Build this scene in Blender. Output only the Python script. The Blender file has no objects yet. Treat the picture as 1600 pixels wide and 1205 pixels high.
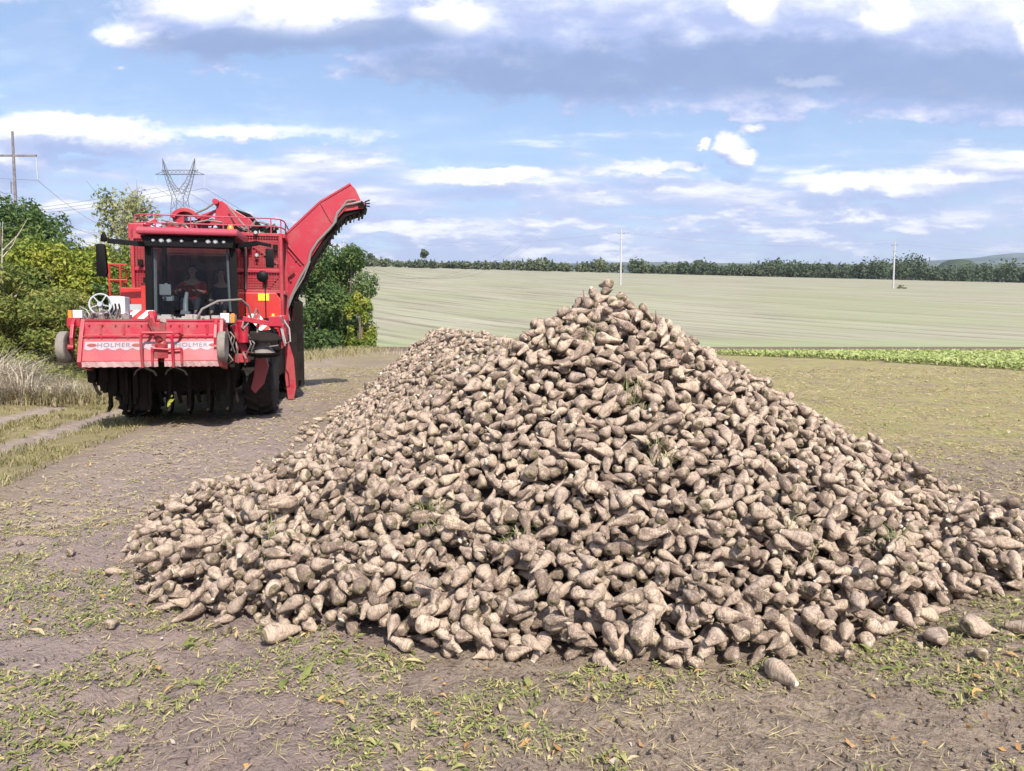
import bpy, bmesh, math, random
import numpy as np
from mathutils import Vector, Matrix, Euler
R = math.radians
S = bpy.context.scene
COL = S.collection

# ------------------------------------------------------------------ camera, sun, sky, exposure
EYE = 1.70
cam_d = bpy.data.cameras.new("camera")
cam = bpy.data.objects.new("camera", cam_d)
COL.objects.link(cam)
cam_d.sensor_width = 36.0
cam_d.lens = 36.0 * 1155 / 1600
cam_d.clip_start = 0.05
cam_d.clip_end = 30000
cam.location = (0, 0, EYE)
cam.rotation_euler = (R(90 - 4.086), 0, 0)
S.camera = cam

SUN_AZ, SUN_EL = 19.0, 44.0          # degrees right of straight behind the viewer, height above the horizon
sun_dir = Vector((math.sin(R(SUN_AZ)) * math.cos(R(SUN_EL)), -math.cos(R(SUN_AZ)) * math.cos(R(SUN_EL)), math.sin(R(SUN_EL))))
sl = bpy.data.lights.new("sun", 'SUN')
sl.energy = 3.9
sl.angle = R(0.53)
sl.color = (1.0, 0.94, 0.85)
so = bpy.data.objects.new("sun", sl)
COL.objects.link(so)
so.rotation_euler = sun_dir.to_track_quat('Z', 'Y').to_euler()
so.location = (10, -20, 40)

S.view_settings.view_transform = 'Standard'
S.view_settings.look = 'None'
S.view_settings.exposure = 0.95
S.view_settings.gamma = 1.0
S.render.engine = 'CYCLES'
S.cycles.max_bounces = 6
S.cycles.transparent_max_bounces = 12
S.cycles.volume_bounces = 0
S.cycles.caustics_reflective = False
S.cycles.caustics_refractive = False


class NT:
    """short-hand for building node trees"""
    def __init__(s, nt): s.nt = nt
    def n(s, t, **kw):
        nd = s.nt.nodes.new(t)
        for k, v in kw.items(): setattr(nd, k, v)
        return nd
    def lk(s, a, b): s.nt.links.new(a, b)
    def put(s, sock, v):
        if v is None: return
        if isinstance(v, bpy.types.NodeSocket): s.lk(v, sock)
        elif isinstance(v, (tuple, list)) and len(v) == 3 and sock.type == 'RGBA': sock.default_value = (*v, 1)
        else: sock.default_value = v
    def m(s, op, a, b=None, c=None, clamp=False):
        nd = s.n('ShaderNodeMath', operation=op, use_clamp=clamp)
        s.put(nd.inputs[0], a); s.put(nd.inputs[1], b); s.put(nd.inputs[2], c)
        return nd.outputs[0]
    def v(s, op, a, b=None):
        nd = s.n('ShaderNodeVectorMath', operation=op)
        s.put(nd.inputs[0], a)
        if op == 'SCALE': s.put(nd.inputs['Scale'], b)
        else: s.put(nd.inputs[1], b)
        return nd.outputs[0]
    def noise(s, vec, scale, detail=4, rough=0.55, dist=0.0, out='Fac', dim='3D'):
        nd = s.n('ShaderNodeTexNoise', noise_dimensions=dim)
        s.put(nd.inputs['Vector'], vec); nd.inputs['Scale'].default_value = scale
        nd.inputs['Detail'].default_value = detail; nd.inputs['Roughness'].default_value = rough
        nd.inputs['Distortion'].default_value = dist
        return nd.outputs[out]
    def step(s, x, a, b, to0=0.0, to1=1.0):
        nd = s.n('ShaderNodeMapRange', interpolation_type='SMOOTHSTEP')
        s.put(nd.inputs[0], x); s.put(nd.inputs[1], a); s.put(nd.inputs[2], b)
        s.put(nd.inputs[3], to0); s.put(nd.inputs[4], to1)
        return nd.outputs[0]
    def mix(s, f, a, b, mode='MIX'):
        nd = s.n('ShaderNodeMix', data_type='RGBA', blend_type=mode)
        s.put(nd.inputs[0], f); s.put(nd.inputs[6], a); s.put(nd.inputs[7], b)
        return nd.outputs[2]
    def n2(s, f, a, b): return s.m('ADD', a, s.m('MULTIPLY', f, s.m('SUBTRACT', b, a)))
    def ramp(s, x, stops):
        nd = s.n('ShaderNodeValToRGB')
        e = nd.color_ramp.elements
        while len(e) < len(stops): e.new(0.5)
        for el, (p, c) in zip(e, stops): el.position = p; el.color = (*c, 1)
        s.put(nd.inputs[0], x)
        return nd.outputs[0]
    def xyz(s, vec):
        nd = s.n('ShaderNodeSeparateXYZ'); s.put(nd.inputs[0], vec)
        return nd.outputs
    def vec(s, x, y, z):
        nd = s.n('ShaderNodeCombineXYZ')
        s.put(nd.inputs[0], x); s.put(nd.inputs[1], y); s.put(nd.inputs[2], z)
        return nd.outputs[0]
    def attr(s, name, out='Fac'):
        return s.n('ShaderNodeAttribute', attribute_name=name).outputs[out]
    def pos(s): return s.n('ShaderNodeNewGeometry').outputs['Position']
    def obj(s): return s.n('ShaderNodeTexCoord').outputs['Object']
    def bump(s, h, strength=0.5, dist=0.01):
        nd = s.n('ShaderNodeBump'); s.put(nd.inputs['Height'], h)
        nd.inputs['Strength'].default_value = strength; nd.inputs['Distance'].default_value = dist
        return nd.outputs[0]


def new_mat(name):
    m = bpy.data.materials.new(name); m.use_nodes = True
    m.node_tree.nodes.clear()
    b = NT(m.node_tree)
    out = b.n('ShaderNodeOutputMaterial')
    p = b.n('ShaderNodeBsdfPrincipled')
    b.lk(p.outputs[0], out.inputs[0])
    b.p, b.out = p, out
    return m, b


# ---- world: Nishita sky with cumulus layers laid out by direction
world = bpy.data.worlds.new("World"); S.world = world; world.use_nodes = True
wn = NT(world.node_tree); world.node_tree.nodes.clear()

def cloud_group():
    """density of cloud at (u, v) = (dx/dy, dz/dy) of a sky direction"""
    g = bpy.data.node_groups.new("cloud_density", 'ShaderNodeTree')
    g.interface.new_socket("U", in_out='INPUT', socket_type='NodeSocketFloat')
    g.interface.new_socket("V", in_out='INPUT', socket_type='NodeSocketFloat')
    g.interface.new_socket("D", in_out='OUTPUT', socket_type='NodeSocketFloat')
    b = NT(g)
    gi, go = b.n('NodeGroupInput'), b.n('NodeGroupOutput')
    U, V = gi.outputs[0], gi.outputs[1]
    w1 = b.noise(b.vec(U, b.m('MULTIPLY', V, 1.7), 3.1), 9.0, 8, 0.62)
    w3 = b.noise(b.vec(U, b.m('MULTIPLY', V, 2.6), 6.4), 22.0, 6, 0.6)
    w2 = b.noise(b.vec(U, b.m('MULTIPLY', V, 1.8), 9.7), 2.6, 3, 0.5)
    n1 = b.m('ADD', b.m('SUBTRACT', w1, 0.5), b.m('MULTIPLY', b.m('SUBTRACT', w3, 0.5), .45)); n2 = b.m('SUBTRACT', w2, 0.5)
    n3 = b.m('SUBTRACT', b.noise(b.vec(U, b.m('MULTIPLY', V, 1.6), 8.8), 34.0, 6, .65), .5)
    U2 = b.m('MULTIPLY_ADD', n3, .030, U); V2 = b.m('MULTIPLY_ADD', n3, .024, V)
    uu = b.m('MULTIPLY_ADD', n2, 0.22, b.m('MULTIPLY_ADD', n1, 0.05, U2))
    vv = b.m('MULTIPLY_ADD', n2, 0.03, b.m('MULTIPLY_ADD', n1, 0.05, V2))
    # big banks and single cumulus: u, v, half-width, half-height, weight
    blobs = [(-0.34, .420, .18, .075, 1.35), (-0.47, .385, .07, .030, .8), (-.15, .43, .22, .085, 1.2), (.12, .405, .38, .112, 1.5), (.46, .392, .32, .100, 1.45),
             (.70, .375, .30, .095, 1.4), (.38, .300, .16, .014, .5), (.60, .290, .22, .018, .7), (-.70, .445, .07, .025, .9), (-.58, .262, .16, .030, 1.3), (-.68, .235, .09, .024, 1.1),
             (-.33, .264, .18, .014, .45), (.294, .245, .036, .024, 1.1), (.338, .277, .024, .007, .9),
             (.245, .247, .010, .008, 1.0), (.50, .198, .16, .020, 1.1), (.60, .205, .07, .010, .9), (-.04, .208, .09, .016, .9), (-.32, .200, .14, .020, .9), (-.22, .176, .16, .014, .6),
             (.16, .214, .12, .012, .6), (.05, .178, .16, .012, .5), (-.44, .185, .10, .016, .9), (1.2, .40, .3, .12, 1.2), (-1.3, .40, .3, .10, 1.1)]
    D = None
    for (u0, v0, ru, rv, w) in blobs:
        du = b.m('MULTIPLY', b.m('SUBTRACT', uu, u0), 1 / ru)
        dv = b.m('MULTIPLY', b.m('SUBTRACT', vv, v0), 1 / rv)
        q = b.m('SUBTRACT', 1.0, b.m('ADD', b.m('MULTIPLY', du, du), b.m('MULTIPLY', dv, dv)))
        q = b.m('MULTIPLY', q, w)
        D = q if D is None else b.m('SMOOTH_MAX', D, q, 0.25)
    D = b.m('MAXIMUM', D, -1.2)
    D = b.m('MULTIPLY_ADD', n1, b.step(D, -.6, 1.1, 2.6, 1.3), D)
    # low broken layers towards the horizon
    low = b.noise(b.vec(U, b.m('MULTIPLY', V, 3.6), 1.3), 11.0, 8, 0.6)
    hi = b.noise(b.vec(U, b.m('MULTIPLY', V, 6.0), 5.3), 4.0, 7, 0.62)
    lowc = b.m('MULTIPLY_ADD', b.m('SUBTRACT', low, 0.5), 5.0, b.step(V, .25, .13, -1.1, .45))
    hic = b.m('MULTIPLY_ADD', b.m('SUBTRACT', hi, 0.5), 3.2, b.step(V, .33, .20, -1.1, .30))
    D = b.m('MAXIMUM', D, b.m('MAXIMUM', lowc, hic))
    b.lk(D, go.inputs[0])
    return g

def build_world():
    b = wn
    tc = b.n('ShaderNodeTexCoord').outputs['Generated']
    x, y, z = b.xyz(tc)
    ya = b.m('ADD', b.m('ABSOLUTE', y), 0.12)
    ya = b.m('MAXIMUM', b.m('SUBTRACT', ya, 0.12), 0.08)
    u = b.m('DIVIDE', x, ya); v = b.m('DIVIDE', b.m('MAXIMUM', z, 0.0), ya)
    g = cloud_group()
    def dens(uu, vv):
        nd = b.n('ShaderNodeGroup'); nd.node_tree = g
        b.put(nd.inputs[0], uu); b.put(nd.inputs[1], vv)
        return nd.outputs[0]
    D0 = dens(u, v)
    D1 = dens(b.m('ADD', u, .006), b.m('ADD', v, .022))
    cover = b.step(D0, -.25, .55)
    rel = b.m('SUBTRACT', D0, D1)                       # falls towards the top edge: sunlit rim
    # thick sunlit heads that stick out of the upper bank
    heads = None
    wn2 = b.m('SUBTRACT', b.noise(b.vec(u, b.m('MULTIPLY', v, 1.5), 2.2), 16.0, 7, .62), .5)
    for (u0, v0, ru, rv) in ((-.075, .415, .055, .030), (.485, .415, .045, .026), (-.525, .395, .030, .020), (-.27, .418, .12, .036), (-.40, .43, .08, .03), (.32, .425, .03, .025), (.69, .385, .03, .03), (.395, .328, .045, .008), (.294, .250, .030, .016), (-.59, .272, .15, .010), (.50, .205, .18, .010), (-.05, .215, .07, .010)):
        p = b.m('MULTIPLY', b.m('SUBTRACT', b.m('MULTIPLY_ADD', wn2, .06, u), u0), 1 / ru); q = b.m('MULTIPLY', b.m('SUBTRACT', b.m('MULTIPLY_ADD', wn2, -.05, v), v0), 1 / rv)
        hh = b.m('SUBTRACT', 1.0, b.m('ADD', b.m('MULTIPLY', p, p), b.m('MULTIPLY', q, q)))
        heads = hh if heads is None else b.m('MAXIMUM', heads, hh)
    heads = b.step(b.m('MULTIPLY_ADD', wn2, 2.6, heads), -.2, 1.0)
    lit = b.m('ADD', b.step(rel, -.10, .85), b.m('MULTIPLY', heads, .85), clamp=True)
    core = b.step(D0, .3, 1.2)
    base = b.mix(core, (.52, .55, .76), (.37, .44, .70))
    base = b.mix(b.step(rel, .05, -.5, 0, .85), base, (.26, .36, .64))
    # heavy shaded undersides of the upper bank
    drk = None
    for (u0, v0, ru, rv) in ((.06, .340, .28, .040), (.34, .350, .32, .042), (.62, .335, .26, .036), (-.36, .378, .14, .022), (-.20, .39, .14, .02)):
        p = b.m('MULTIPLY', b.m('SUBTRACT', b.m('MULTIPLY_ADD', wn2, .10, u), u0), 1 / ru); q = b.m('MULTIPLY', b.m('SUBTRACT', b.m('MULTIPLY_ADD', wn2, -.05, v), v0), 1 / rv)
        hh = b.m('SUBTRACT', 1.0, b.m('ADD', b.m('MULTIPLY', p, p), b.m('MULTIPLY', q, q)))
        drk = hh if drk is None else b.m('SMOOTH_MAX', drk, hh, .3)
    drk = b.step(b.m('MULTIPLY_ADD', wn2, 1.2, drk), -.5, .8)
    base = b.mix(b.m('MULTIPLY', drk, .85), base, (.20, .285, .50))
    lit = b.m('MULTIPLY', lit, b.m('MULTIPLY_ADD', drk, -.75, 1.0))
    base = b.mix(b.step(v, .30, .05), base, (.47, .53, .80))
    cl = b.mix(lit, base, (1.02, 1.0, 1.02))
    sky = b.n('ShaderNodeTexSky', sky_type='NISHITA', sun_disc=False)
    sky.sun_elevation = R(SUN_EL); sky.sun_rotation = R(180 - SUN_AZ)
    sky.altitude = 200; sky.air_density = 1.0; sky.dust_density = 2.2; sky.ozone_density = 2.0
    bg = b.n('ShaderNodeBackground'); b.lk(sky.outputs[0], bg.inputs[0]); bg.inputs[1].default_value = 0.115
    bc = b.n('ShaderNodeBackground'); b.put(bc.inputs[0], cl); bc.inputs[1].default_value = 0.72
    mx = b.n('ShaderNodeMixShader'); b.put(mx.inputs[0], b.m('MAXIMUM', b.m('MULTIPLY', cover, .95), .13)); b.lk(bg.outputs[0], mx.inputs[1]); b.lk(bc.outputs[0], mx.inputs[2])
    out = b.n('ShaderNodeOutputWorld'); b.lk(mx.outputs[0], out.inputs[0])
build_world()
world.cycles.sampling_method = 'MANUAL'
world.cycles.sample_map_resolution = 512

# ------------------------------------------------------------------ helpers
def tag(o, label=None, cat=None, group=None, kind=None):
    if label: o['label'] = label
    if cat: o['category'] = cat
    if group: o['group'] = group
    if kind: o['kind'] = kind
    return o

def empty(name, loc, rz=0.0):
    o = bpy.data.objects.new(name, None); COL.objects.link(o)
    o.location = loc; o.rotation_euler = (0, 0, rz); o.empty_display_size = .2
    return o

def link(name, me, mat=None, parent=None):
    o = bpy.data.objects.new(name, me); COL.objects.link(o)
    if mat is not None and not me.materials: me.materials.append(mat)
    if parent is not None: o.parent = parent
    return o

def np_mesh(name, V, F, attrs=None, smooth=False):
    """mesh from arrays; F is (n,3) or (n,4)"""
    V = np.asarray(V, np.float32); F = np.asarray(F, np.int32)
    me = bpy.data.meshes.new(name)
    k = F.shape[1]
    me.vertices.add(len(V)); me.vertices.foreach_set('co', V.ravel())
    me.loops.add(F.size); me.loops.foreach_set('vertex_index', F.ravel())
    me.polygons.add(len(F))
    me.polygons.foreach_set('loop_start', np.arange(0, F.size, k, dtype=np.int32))
    try: me.polygons.foreach_set('loop_total', np.full(len(F), k, np.int32))
    except Exception: pass
    for nm, (typ, dom, data) in (attrs or {}).items():
        a = me.attributes.new(nm, typ, dom)
        a.data.foreach_set('vector' if typ == 'FLOAT_VECTOR' else 'value', np.asarray(data, np.float32).ravel())
    me.polygons.foreach_set('use_smooth', np.full(len(F), bool(smooth)))
    me.update(calc_edges=True); me.validate()
    return me


class MB:
    """collects shapes into one mesh"""
    def __init__(s): s.V, s.F = [], []
    def add(s, V, F):
        o = len(s.V); s.V += [tuple(v) for v in V]; s.F += [tuple(i + o for i in f) for f in F]; return s
    def box(s, x0, x1, y0, y1, z0, z1, M=None):
        V = [Vector((x, y, z)) for x in (x0, x1) for y in (y0, y1) for z in (z0, z1)]
        if M is not None: V = [M @ v for v in V]
        return s.add(V, [(0, 1, 3, 2), (4, 6, 7, 5), (0, 4, 5, 1), (2, 3, 7, 6), (0, 2, 6, 4), (1, 5, 7, 3)])
    def bar(s, a, b, w, h=None):
        """square bar from a to b"""
        a, b = Vector(a), Vector(b); d = b - a
        q = d.to_track_quat('Z', 'Y').to_matrix().to_4x4(); M = Matrix.Translation(a) @ q
        h = h or w
        return s.box(-w / 2, w / 2, -h / 2, h / 2, 0, d.length, M)
    def prism(s, pts, axis, a, b):
        """2-D outline pts pushed along axis 0/1/2 from a to b"""
        def p3(p, t):
            return ((t, p[0], p[1]), (p[0], t, p[1]), (p[0], p[1], t))[axis]
        n = len(pts)
        V = [p3(p, a) for p in pts] + [p3(p, b) for p in pts]
        return s.add(V, [tuple(range(n)), tuple(range(2 * n - 1, n - 1, -1))] + [(i, n + i, n + (i + 1) % n, (i + 1) % n) for i in range(n)])
    def tube(s, path, r, n=8, closed=False):
        P = [Vector(p) for p in path]; m = len(P); rr = r if isinstance(r, (list, tuple)) else [r] * m
        V, F = [], []
        prev = None
        for i, p in enumerate(P):
            if closed: t = (P[(i + 1) % m] - P[i - 1])
            else: t = (P[min(i + 1, m - 1)] - P[max(i - 1, 0)])
            t = t.normalized() if t.length > 1e-9 else Vector((0, 0, 1))
            if prev is None:
                up = Vector((0, 0, 1)) if abs(t.z) < .9 else Vector((1, 0, 0))
                x = t.cross(up).normalized()
            else:
                x = (prev - t * prev.dot(t)); x = x.normalized() if x.length > 1e-6 else t.orthogonal().normalized()
            prev = x; y = t.cross(x)
            V += [p + (x * math.cos(6.2832 * k / n) + y * math.sin(6.2832 * k / n)) * rr[i] for k in range(n)]
        for i in range(m if closed else m - 1):
            j = (i + 1) % m
            F += [(i * n + k, i * n + (k + 1) % n, j * n + (k + 1) % n, j * n + k) for k in range(n)]
        if not closed: F += [tuple(range(n - 1, -1, -1)), tuple((m - 1) * n + k for k in range(n))]
        return s.add(V, F)
    def lathe(s, prof, c, axis, n=24):
        """prof = (radius, offset along axis) list, turned about an axis through c"""
        q = Vector(axis).to_track_quat('Z', 'Y').to_matrix(); c = Vector(c); V, F = [], []
        for (r, h) in prof:
            V += [c + q @ Vector((r * math.cos(6.28318 * k / n), r * math.sin(6.28318 * k / n), h)) for k in range(n)]
        for i in range(len(prof) - 1):
            F += [(i * n + k, i * n + (k + 1) % n, (i + 1) * n + (k + 1) % n, (i + 1) * n + k) for k in range(n)]
        F += [tuple(range(n - 1, -1, -1)), tuple((len(prof) - 1) * n + k for k in range(n))]
        return s.add(V, F)
    def build(s, name, mat, parent=None, bevel=0.0, smooth=False):
        me = bpy.data.meshes.new(name); me.from_pydata([tuple(v) for v in s.V], [], s.F)
        bm = bmesh.new(); bm.from_mesh(me); bmesh.ops.recalc_face_normals(bm, faces=bm.faces)
        if bevel:
            es = [e for e in bm.edges if len(e.link_faces) == 2 and e.calc_face_angle(0) > .5]
            bmesh.ops.bevel(bm, geom=es, offset=bevel, segments=2, profile=.6, affect='EDGES', clamp_overlap=True)
        bm.to_mesh(me); bm.free()
        if smooth:
            for p in me.polygons: p.use_smooth = True
            try: me.set_sharp_from_angle(angle=R(40))
            except Exception: pass
        me.update()
        return link(name, me, mat, parent)

def vnoise(x, y, seed=0):
    """smooth 2-D value noise in 0..1"""
    xi = np.floor(x).astype(np.int64); yi = np.floor(y).astype(np.int64); fx = x - xi; fy = y - yi
    def h(a, b):
        n = (a * 374761393 + b * 668265263 + seed * 974711) & 0x7fffffff
        n = ((n ^ (n >> 13)) * 1274126177) & 0x7fffffff
        return ((n ^ (n >> 16)) & 0xffff) / 65535.0
    fx = fx * fx * (3 - 2 * fx); fy = fy * fy * (3 - 2 * fy)
    return (h(xi, yi) * (1 - fx) + h(xi + 1, yi) * fx) * (1 - fy) + (h(xi, yi + 1) * (1 - fx) + h(xi + 1, yi + 1) * fx) * fy
def fbm(x, y, seed=0, o=4):
    s = 0; a = .5; t = 0
    for k in range(o):
        s = s + a * vnoise(x * 2 ** k, y * 2 ** k, seed + k * 17); t += a; a *= .5
    return s / t

# ------------------------------------------------------------------ lie of the land
EDGE = 57.0
def gz(x, y):
    x = np.asarray(x, float); y = np.asarray(y, float)
    z = .015 * np.clip(y - 16, 0, 41)
    t = np.clip(y - EDGE, 0, None)
    t = t * t / (t + 12)
    s = .1075 - 8.5e-5 * np.clip(x, -260, 420)
    crest = np.clip(y - 330, 0, None)
    z = z + s * t - crest ** 2 * 2.2e-4 * np.clip(1 - (y - 330) / 900, .35, 1)
    return z
def gz1(x, y): return float(gz(x, y))
# ------------------------------------------------------------------ ground, fields, hills
def soil_material():
    m, b = new_mat("tilled_soil")
    P = b.pos(); x, y, z = b.xyz(P)
    fine = b.noise(P, 38, 6, .65); mid = b.noise(P, 5.5, 6, .6); big = b.noise(P, .55, 4, .55)
    c = b.ramp(fine, [(.28, (.095, .068, .049)), (.5, (.210, .163, .125)), (.72, (.320, .256, .200))])
    c = b.mix(b.step(mid, .42, .72), c, (.265, .208, .160))
    # trodden-in leaf and straw bits that colour the field, in patches
    lit = b.noise(b.v('MULTIPLY', P, (1, .8, 1)), 9, 7, .72)
    lit2 = b.noise(b.v('MULTIPLY', P, (.8, .55, 1)), 2.4, 8, .78)
    lit = b.n2(b.step(b.xyz(P)[1], 7, 18), lit, lit2)
    patch = b.noise(P, .9, 5, .6)
    dist = b.step(y, 5.5, 14)
    right = b.step(b.m('MULTIPLY_ADD', y, -.25, x), -2.5, 2.0)
    thr = b.m('SUBTRACT', .60, b.m('MULTIPLY', b.m('MULTIPLY', dist, .17), b.m('MULTIPLY_ADD', right, .8, .4)))
    thr = b.m('SUBTRACT', thr, b.m('MULTIPLY', b.m('SUBTRACT', patch, .5), .40))
    lm = b.step(lit, thr, b.m('ADD', thr, .07))
    hue = b.noise(b.v('MULTIPLY', P, (1, .6, 1)), 1.7, 8, .78)
    lc = b.ramp(hue, [(.30, (.20, .19, .065)), (.46, (.31, .25, .13)), (.58, (.235, .24, .07)), (.72, (.40, .32, .20))])
    c = b.mix(b.m('MULTIPLY', lm, .9), c, lc)
    strip = b.noise(b.v('MULTIPLY', P, (.10, .75, 1)), 1.0, 6, .7)
    sc_ = b.mix(b.step(hue, .4, .6), (.165, .15, .055), (.34, .275, .16))
    c = b.mix(b.m('MULTIPLY', b.m('MULTIPLY', b.step(strip, .44, .60), b.step(y, 9, 20, 0, .75)), b.step(lit, .38, .52)), c, sc_)
    # the track on the left: two pale wheel ruts with grass between
    uw = b.m('MULTIPLY_ADD', b.m('SUBTRACT', b.noise(P, .7, 3), .5), .5, b.m('MULTIPLY_ADD', b.m('SUBTRACT', y, 11), .2, x))
    def band(c0, w, soft): return b.step(b.m('ABSOLUTE', b.m('SUBTRACT', uw, c0)), w + soft, w)
    gn = b.noise(P, 16, 6, .75)
    gmask = b.m('MULTIPLY', b.step(uw, -6.1, -6.6), b.step(gn, .26, .46))
    gcol = b.ramp(b.noise(P, 7, 5, .7), [(.3, (.135, .115, .05)), (.5, (.26, .215, .11)), (.66, (.20, .19, .075)), (.8, (.35, .29, .19))])
    c = b.mix(gmask, c, gcol)
    rc = b.mix(b.step(mid, .35, .7), (.34, .275, .235), (.24, .19, .165))
    rut = b.m('MAXIMUM', band(-7.55, .16, .28), band(-9.28, .20, .28))
    rut = b.m('MAXIMUM', rut, b.m('MULTIPLY', band(-4.7, .75, .9), .45))
    c = b.mix(b.m('MULTIPLY', rut, b.step(gn, .18, .36, .55, 1.0)), c, rc)
    tr = b.m('MULTIPLY', b.step(b.m('MULTIPLY', y, .2), 5, 2.8), band(-3.6, 1.1, 1.0))
    c = b.mix(b.m('MULTIPLY', tr, .35), c, (.235, .175, .185))
    c = b.mix(b.step(big, .4, .75, 0, .25), c, (.14, .105, .098))
    # bare dark strip along the far edge of the harvested field
    edge = b.m('MULTIPLY', b.step(b.m('MULTIPLY_ADD', b.m('SUBTRACT', b.noise(P, .4, 3), .5), 2.0, y), 47.5, 49.5), .85)
    c = b.mix(edge, c, (.125, .085, .072))
    b.put(b.p.inputs['Base Color'], c)
    b.p.inputs['Roughness'].default_value = .95; b.p.inputs['Specular IOR Level'].default_value = .15
    h = b.m('ADD', b.m('MULTIPLY', fine, .5), b.m('MULTIPLY', mid, 1.0))
    b.put(b.p.inputs['Normal'], b.bump(h, 1.0, .05))
    return m

def stubble_material():
    m, b = new_mat("stubble")
    P = b.pos(); x, y, z = b.xyz(P)
    # drilled rows slant across the slope
    rv = b.m('MULTIPLY_ADD', x, .81, b.m('MULTIPLY', y, .586)); ru = b.m('MULTIPLY_ADD', x, .586, b.m('MULTIPLY', y, -.81))
    wob = b.m('MULTIPLY', b.noise(b.vec(b.m('MULTIPLY', ru, .012), b.m('MULTIPLY', rv, .03), 0), 1, 3), 1.6)
    rows = b.noise(b.vec(b.m('MULTIPLY', ru, .03), b.m('ADD', b.m('MULTIPLY', rv, .62), b.m('MULTIPLY', wob, .5)), 0), 1.0, 6, .72)
    wide = b.noise(b.vec(b.m('MULTIPLY', ru, .008), b.m('ADD', b.m('MULTIPLY', rv, .11), b.m('MULTIPLY', wob, .2)), 4), 1.0, 4, .6)
    grain = b.noise(b.vec(b.m('MULTIPLY', ru, .5), b.m('MULTIPLY', rv, 1.2), 2), 1.0, 6, .8)
    c = b.ramp(rows, [(.37, (.145, .13, .097)), (.44, (.225, .21, .16)), (.50, (.28, .268, .205)), (.62, (.325, .31, .235))])
    c = b.mix(b.step(wide, .46, .66, 0, .45), c, (.205, .185, .14))
    c = b.mix(b.step(grain, .44, .60, 0, .40), c, (.28, .285, .20))
    tram = b.m('PINGPONG', b.m('MULTIPLY_ADD', rv, .17, b.m('MULTIPLY', wob, .25)), .5)
    c = b.mix(b.m('MULTIPLY', b.step(tram, .12, .02), b.step(rows, .62, .40, .0, .9)), c, (.15, .13, .10))
    green = b.m('MULTIPLY', b.step(b.noise(P, .025, 4, .6), .40, .62), b.step(y, 250, 80, .22, .60))
    c = b.mix(green, c, (.235, .25, .145))
    c = b.mix(b.m('MULTIPLY', b.step(b.m('MULTIPLY_ADD', x, -.02, y), 72, 58), .6), c, (.25, .30, .15))
    b.put(b.p.inputs['Base Color'], c)
    b.p.inputs['Roughness'].default_value = 1.0; b.p.inputs['Specular IOR Level'].default_value = .05
    b.put(b.p.inputs['Normal'], b.bump(b.m('ADD', rows, grain), .35, .25))
    return m

def grid_mesh(name, xs, ys, zf, smooth=True):
    X, Y = np.meshgrid(xs, ys)
    Z = zf(X, Y)
    V = np.stack([X, Y, Z], -1).reshape(-1, 3)
    nx, ny = len(xs), len(ys)
    i = np.arange(nx * ny).reshape(ny, nx)
    F = np.stack([i[:-1, :-1], i[:-1, 1:], i[1:, 1:], i[1:, :-1]], -1).reshape(-1, 4)
    return np_mesh(name, V, F, smooth=smooth)

def near_relief(X, Y):
    Z = gz(X, Y)
    near = np.clip(1 - (np.hypot(X, Y - 3) - 5) / 14, 0.12, 1) * np.clip((EDGE - .5 - Y) / 6, 0, 1)
    Z = Z + near * ((fbm(X * 1.1, Y * 1.1, 3) - .5) * .10 + (fbm(X * 5, Y * 5, 5) - .5) * .05)
    cl = fbm(X * 14, Y * 14, 9, 3)
    Z = Z + near * np.clip(cl - .56, 0, 1) * .14
    u = X + .2 * (Y - 11)
    for c0 in (-7.55, -9.28): Z = Z - .05 * np.exp(-((u - c0) / .28) ** 2) * np.clip((EDGE - Y) / 8, 0, 1)
    # two shallow wheel tracks with tread ribs left by the tractor on the bare soil
    for c0 in (-3.3, -5.0):
        w = np.exp(-((u - c0) / .30) ** 4) * np.clip((22 - Y) / 8, 0, 1)
        Z = Z - w * (.055 + .018 * np.sin(Y * 22 + np.abs(u - c0) * 14))
    return Z
def axis(*segs):
    out = [np.arange(a, b, s) for a, b, s in segs]
    return np.concatenate(out + [[segs[-1][1]]])

ground = link('ground', grid_mesh('ground', axis((-160, -40, 6), (-40, -14, 1), (-14, -6, .16), (-6, 6, .045), (6, 14, .16), (14, 40, 1), (40, 160, 6)),
              axis((-12, 2, 1), (2, 8, .045), (8, 14, .1), (14, 24, .25), (24, EDGE, 1)), near_relief), soil_material())
tag(ground, 'bare grey-brown harvested soil with a rutted track', kind='structure')
hill = link('stubble_field', grid_mesh('stubble_field', axis((-300, 460, 8)), axis((EDGE, 90, 1.5), (90, 560, 6)), gz), stubble_material())
tag(hill, 'pale stubble field rising to a low crest', kind='structure')

def far_material(name, c1, c2, sc):
    m, b = new_mat(name)
    n = b.noise(b.pos(), sc, 5, .6)
    b.put(b.p.inputs['Base Color'], b.mix(b.step(n, .4, .6), c1, c2)); b.p.inputs['Roughness'].default_value = 1
    b.p.inputs['Specular IOR Level'].default_value = 0
    return m
def far_land(X, Y):
    """country beyond the crest: dips, then climbs to a long wooded ridge"""
    z = np.interp(Y, [430, 700, 1500, 2600, 4200, 5600, 7200, 9500], [6, 10, 100, 222, 392, 480, 480, 300])
    r = np.clip((Y - 4200) / 1400, 0, 1)
    top = np.interp(X / Y, [-2, -.5, .1, .45, .53, .60, .66, .72, 1.2, 2.4], [-70, -70, -60, -10, 60, 88, 122, 130, 100, 0])
    z = z + r * top * (Y / 5600) + (fbm(X / 700, Y / 700, 21) - .5) * np.clip((Y - 900) / 3000, 0, 1) * 40
    return z
land = link('far_hills', grid_mesh('far_hills', np.linspace(-9000, 9500, 150), axis((430, 1500, 60), (1500, 9500, 160)), far_land),
            far_material('far_country', (.10, .12, .095), (.03, .05, .045), .0016))
tag(land, 'distant hills and fields beyond the crest', kind='structure')
mound = MB()
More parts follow.
